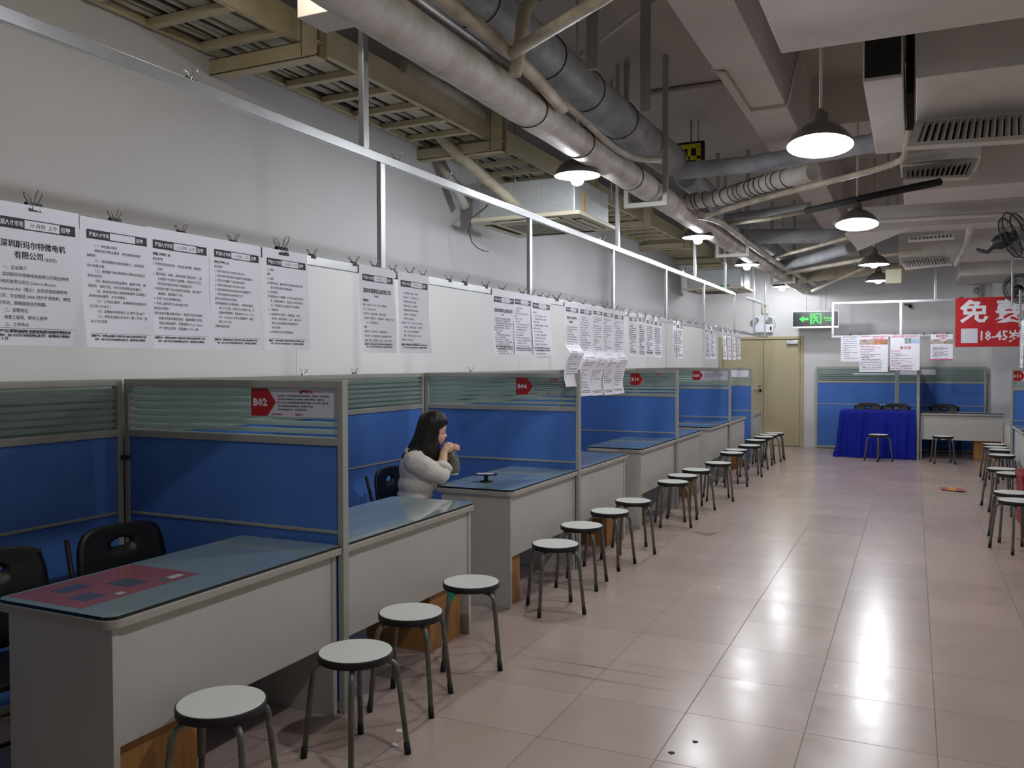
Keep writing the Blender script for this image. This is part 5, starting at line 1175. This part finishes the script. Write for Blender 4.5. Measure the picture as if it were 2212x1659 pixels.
# right hand: back of the hand to the camera, fingers curled over the neck of the bag
chain(mb, [WR_R, (0.150, -0.050, 0.975)], [0.0255, 0.024])
for k, (fx, fz) in enumerate(((0.150, 1.000), (0.167, 1.006), (0.183, 1.004), (0.197, 0.997))):
    ln = (0.9, 1.05, 1.0, 0.8)[k]
    chain(mb, [(0.146+k*0.006, -0.050, 0.970), (fx, -0.040, fz-0.008)], [0.0145, 0.0125])
    chain(mb, [(fx, -0.040, fz-0.006), (fx+0.005, -0.020*ln, fz+0.010), (fx+0.012, 0.004*ln, fz+0.004), (fx+0.016, 0.012*ln, fz-0.014)], [0.0108, 0.0092, 0.0082, 0.0072], 10)
chain(mb, [(0.160, -0.040, 0.966), (0.186, -0.030, 0.962), (0.204, -0.018, 0.974)], [0.0135, 0.0105, 0.0085], 10)      # thumb
# left hand, beyond the bag
chain(mb, [WR_L, (0.212, 0.050, 0.970)], [0.0255, 0.023])
for k, (fx, fz) in enumerate(((0.204, 0.994), (0.219, 0.996), (0.233, 0.991), (0.245, 0.983))):
    ln = (0.9, 1.05, 1.0, 0.8)[k]
    chain(mb, [(0.208+k*0.006, 0.048, 0.966), (fx, 0.036, fz-0.008)], [0.014, 0.0118])
    chain(mb, [(fx, 0.036, fz-0.006), (fx+0.003, 0.014*ln, fz+0.006), (fx+0.002, -0.010*ln, fz), (fx, -0.016*ln, fz-0.018)], [0.0102, 0.0088, 0.008, 0.0072], 10)
chain(mb, [(0.206, 0.040, 0.962), (0.216, 0.022, 0.962), (0.222, 0.010, 0.972)], [0.013, 0.010, 0.0085], 10)
# legs under the desk edge, feet on the floor
AX = Matrix.Rotation(-FA, 3, 'Z')
def wl(x, y, z): v = AX @ Vector((x-OX, y-OY, 0)); return (v.x, v.y, z)
for hx, kx, fx in ((-2.965, -2.955, -2.955), (-3.115, -3.135, -3.13)):
    chain(mb, [wl(hx, 4.90, 0.54), wl(kx, 5.31, 0.515)], [0.078, 0.056]); chain(mb, [wl(kx, 5.31, 0.50), wl(fx, 5.25, 0.08)], [0.054, 0.034]); chain(mb, [wl(fx, 5.24, 0.045), wl(fx, 5.39, 0.035)], [0.036, 0.030])
body_o = fuse(mb.build('body', 'skin', per), 0.0042, 2, 0.4)
mb = MB(); mb.ell((0.1525, 0, 1.0405), (0.006, 0.016, 0.0045)); mb.ell((0.1500, 0, 1.0315), (0.006, 0.015, 0.0050)); mb.build('lips', 'lip', per)
for s_ in (-1, 1):
    MB().ell((0.1370, s_*0.030, 1.0800), (0.010, 0.012, 0.0062)).build('eye', 'eye', per)
    MB().tube([(0.150, s_*0.016, 1.099), (0.149, s_*0.030, 1.102), (0.139, s_*0.044, 1.098)], [0.0030, 0.0034, 0.002], 6).build('eyebrow', 'hair', per)
# hair: a long straight fall, lofted from the crown to the tips
mb = MB(); n = 96
lev = [(1.240, 0.070, 0.098, 0.010), (1.237, 0.050, 0.115, 0.034), (1.228, 0.022, 0.138, 0.056), (1.205, -0.006, 0.158, 0.076), (1.175, -0.020, 0.171, 0.085), (1.150, -0.027, 0.176, 0.088), (1.128, -0.033, 0.158, 0.089), (1.105, -0.040, 0.136, 0.089), (1.075, -0.050, 0.126, 0.090),
       (1.040, -0.066, 0.122, 0.091), (1.000, -0.090, 0.117, 0.092), (0.965, -0.112, 0.108, 0.094), (0.935, -0.130, 0.098, 0.096), (0.912, -0.136, 0.088, 0.095), (0.897, -0.125, 0.082, 0.088)]
rings = []
for (z, x0, x1, hw) in lev:
    cx, rx = (x0+x1)/2, (x1-x0)/2; ring = []
    for j in range(n):
        a = 2*PI*j/n; g = 1+0.018*math.sin(17*a+z*6)+0.012*math.sin(41*a+1.3-z*9)
        if z > 1.22: g = 1
        ring.append(Vector((cx+rx*math.cos(a)*g, hw*math.sin(a)*g, z+(0.012*math.sin(9*a)+0.01*math.sin(23*a) if z < 0.9 else 0))))
    rings.append(ring)
mb.add([p for r_ in rings for p in r_], [(k*n+j, k*n+(j+1) % n, (k+1)*n+(j+1) % n, (k+1)*n+j)[::-1] for k in range(len(rings)-1) for j in range(n)], 0, True)
mb.f.append(list(range(n))); mb.m.append(0); mb.sm.append(True); mb.f.append([(len(rings)-1)*n+j for j in range(n)][::-1]); mb.m.append(0); mb.sm.append(False)
for sy, k in ((-1, 0), (1, 1)):      # locks falling in front of each shoulder
    for i in range(7):
        x0 = 0.040+0.011*i; y0 = sy*(0.080-0.006*i)
        mb.tube([(x0-0.01, y0*0.95, 1.06), (x0, y0, 1.0), (x0+0.002, y0*1.08, 0.95), (x0-0.004, y0*1.12, 0.905), (x0-0.010, y0*1.1, 0.868+0.004*(i % 3))], [0.012, 0.014, 0.013, 0.010, 0.002], 8)
mb.build('hair', 'hair', per)
# sweater
mb = MB()
cap(mb, (-0.050, 0.140, 0.915), (-0.055, -0.140, 0.915), 0.072, 0.072, 18); mb.ell((-0.035, 0, 0.965), (0.085, 0.10, 0.035)); mb.ell((-0.030, 0, 0.845), (0.125, 0.175, 0.135), 22, 14); mb.ell((-0.032, 0, 0.745), (0.132, 0.180, 0.105), 22, 14); mb.ell((-0.045, 0, 0.675), (0.122, 0.172, 0.055), 22, 12)
chain(mb, [(-0.062, -0.150, 0.915), (0.02, -0.168, 0.862), (0.108, -0.160, 0.822)], [0.070, 0.072, 0.062], 16)
chain(mb, [(0.108, -0.160, 0.822), (0.122, -0.125, 0.858)], [0.062, 0.058], 16)
chain(mb, [(-0.040, 0.150, 0.915), (0.07, 0.168, 0.865), (0.165, 0.155, 0.822)], [0.070, 0.072, 0.062], 16)
chain(mb, [(0.165, 0.155, 0.822), (0.175, 0.125, 0.855)], [0.062, 0.058], 16)
sw = fuse(mb.build('sweater', 'sweater', per), 0.0075, 4, 0.5)
tx = bpy.data.textures.new('knit_folds', 'CLOUDS'); tx.noise_scale = 0.07; tx.noise_depth = 2
dm = sw.modifiers.new('folds', 'DISPLACE'); dm.texture = tx; dm.strength = 0.015; dm.mid_level = 0.5
for s_, c, ax in ((-1, (0.120, -0.128, 0.858), Vector(WR_R)-Vector(EL_R)), (1, (0.174, 0.124, 0.856), Vector(WR_L)-Vector(EL_L))):
    q = Vector((0, 0, 1)).rotation_difference(ax.normalized()).to_matrix()
    MB().lathe([(0.040, -0.016), (0.058, -0.022), (0.070, -0.010), (0.071, 0.008), (0.062, 0.022), (0.048, 0.026), (0.036, 0.018)], 28, c=c, rot=q).build('cuff', 'sweater', per)
MB().box(-0.046, 0.040, -0.026, 0.026, -0.004, 0.004, rot=Matrix.Rotation(math.radians(-20), 3, 'Y'), piv=(0, 0, 0))
mb = MB()
for i in range(8):
    u = i/7; mb.v += [Vector((-0.098+0.075*u, -0.118+dy, 0.982+0.016*u-0.016*(dy/0.03 < 0)*1.0)) for dy in (-0.034, 0.0, 0.03)]
mb.f = [[i*3+j, (i+1)*3+j, (i+1)*3+j+1, i*3+j+1] for i in range(7) for j in range(2)]; mb.m = [0]*14; mb.sm = [True]*14
o = mb.build('shoulder_strap', 'strap_black', per); so = o.modifiers.new('thick', 'SOLIDIFY'); so.thickness = 0.006; so.offset = 0
# trousers and shoes
mb = MB(); mb.ell((-0.06, 0, 0.585), (0.128, 0.178, 0.12), 20, 12)
for hx, kx, fx in ((-2.965, -2.955, -2.955), (-3.115, -3.135, -3.13)):
    chain(mb, [wl(hx, 4.90, 0.54), wl(kx, 5.31, 0.515)], [0.088, 0.064]); chain(mb, [wl(kx, 5.31, 0.50), wl(fx, 5.25, 0.12)], [0.062, 0.048])
fuse(mb.build('trousers', 'trousers', per), 0.009, 3)
for fx in (-2.955, -3.13):
    mb = MB(); chain(mb, [wl(fx, 5.22, 0.048), wl(fx, 5.31, 0.046), wl(fx, 5.41, 0.036)], [0.046, 0.044, 0.036]); fuse(mb.build('shoe', 'shoe', per), 0.006, 2)
# the bag of food in her hands
bag = thing('plastic_bag', 'clear plastic bag of greenish food in the hands of the woman', 'bag', (OX, OY, 0), FA)
C0 = (0.214, 0.0, 0.0)
MB().lathe([(0.020, 1.012), (0.013, 0.995), (0.011, 0.980), (0.016, 0.962), (0.026, 0.940), (0.035, 0.912), (0.042, 0.885), (0.045, 0.858), (0.044, 0.832), (0.038, 0.808), (0.026, 0.795), (0.0, 0.792)], 28, c=C0).build('film', 'bag_film', bag)
MB().lathe([(0.0, 0.925), (0.022, 0.922), (0.034, 0.905), (0.040, 0.882), (0.042, 0.858)], 24, c=C0).build('green_filling', 'food', bag)
MB().lathe([(0.042, 0.858), (0.041, 0.834), (0.037, 0.815), (0.0, 0.812)], 24, c=C0).build('brown_filling', 'food_brown', bag)
MB().lathe([(0.0, 0.813), (0.034, 0.812), (0.032, 0.802), (0.02, 0.797), (0, 0.796)], 20, c=C0).build('white_base', 'bubble_white', bag)
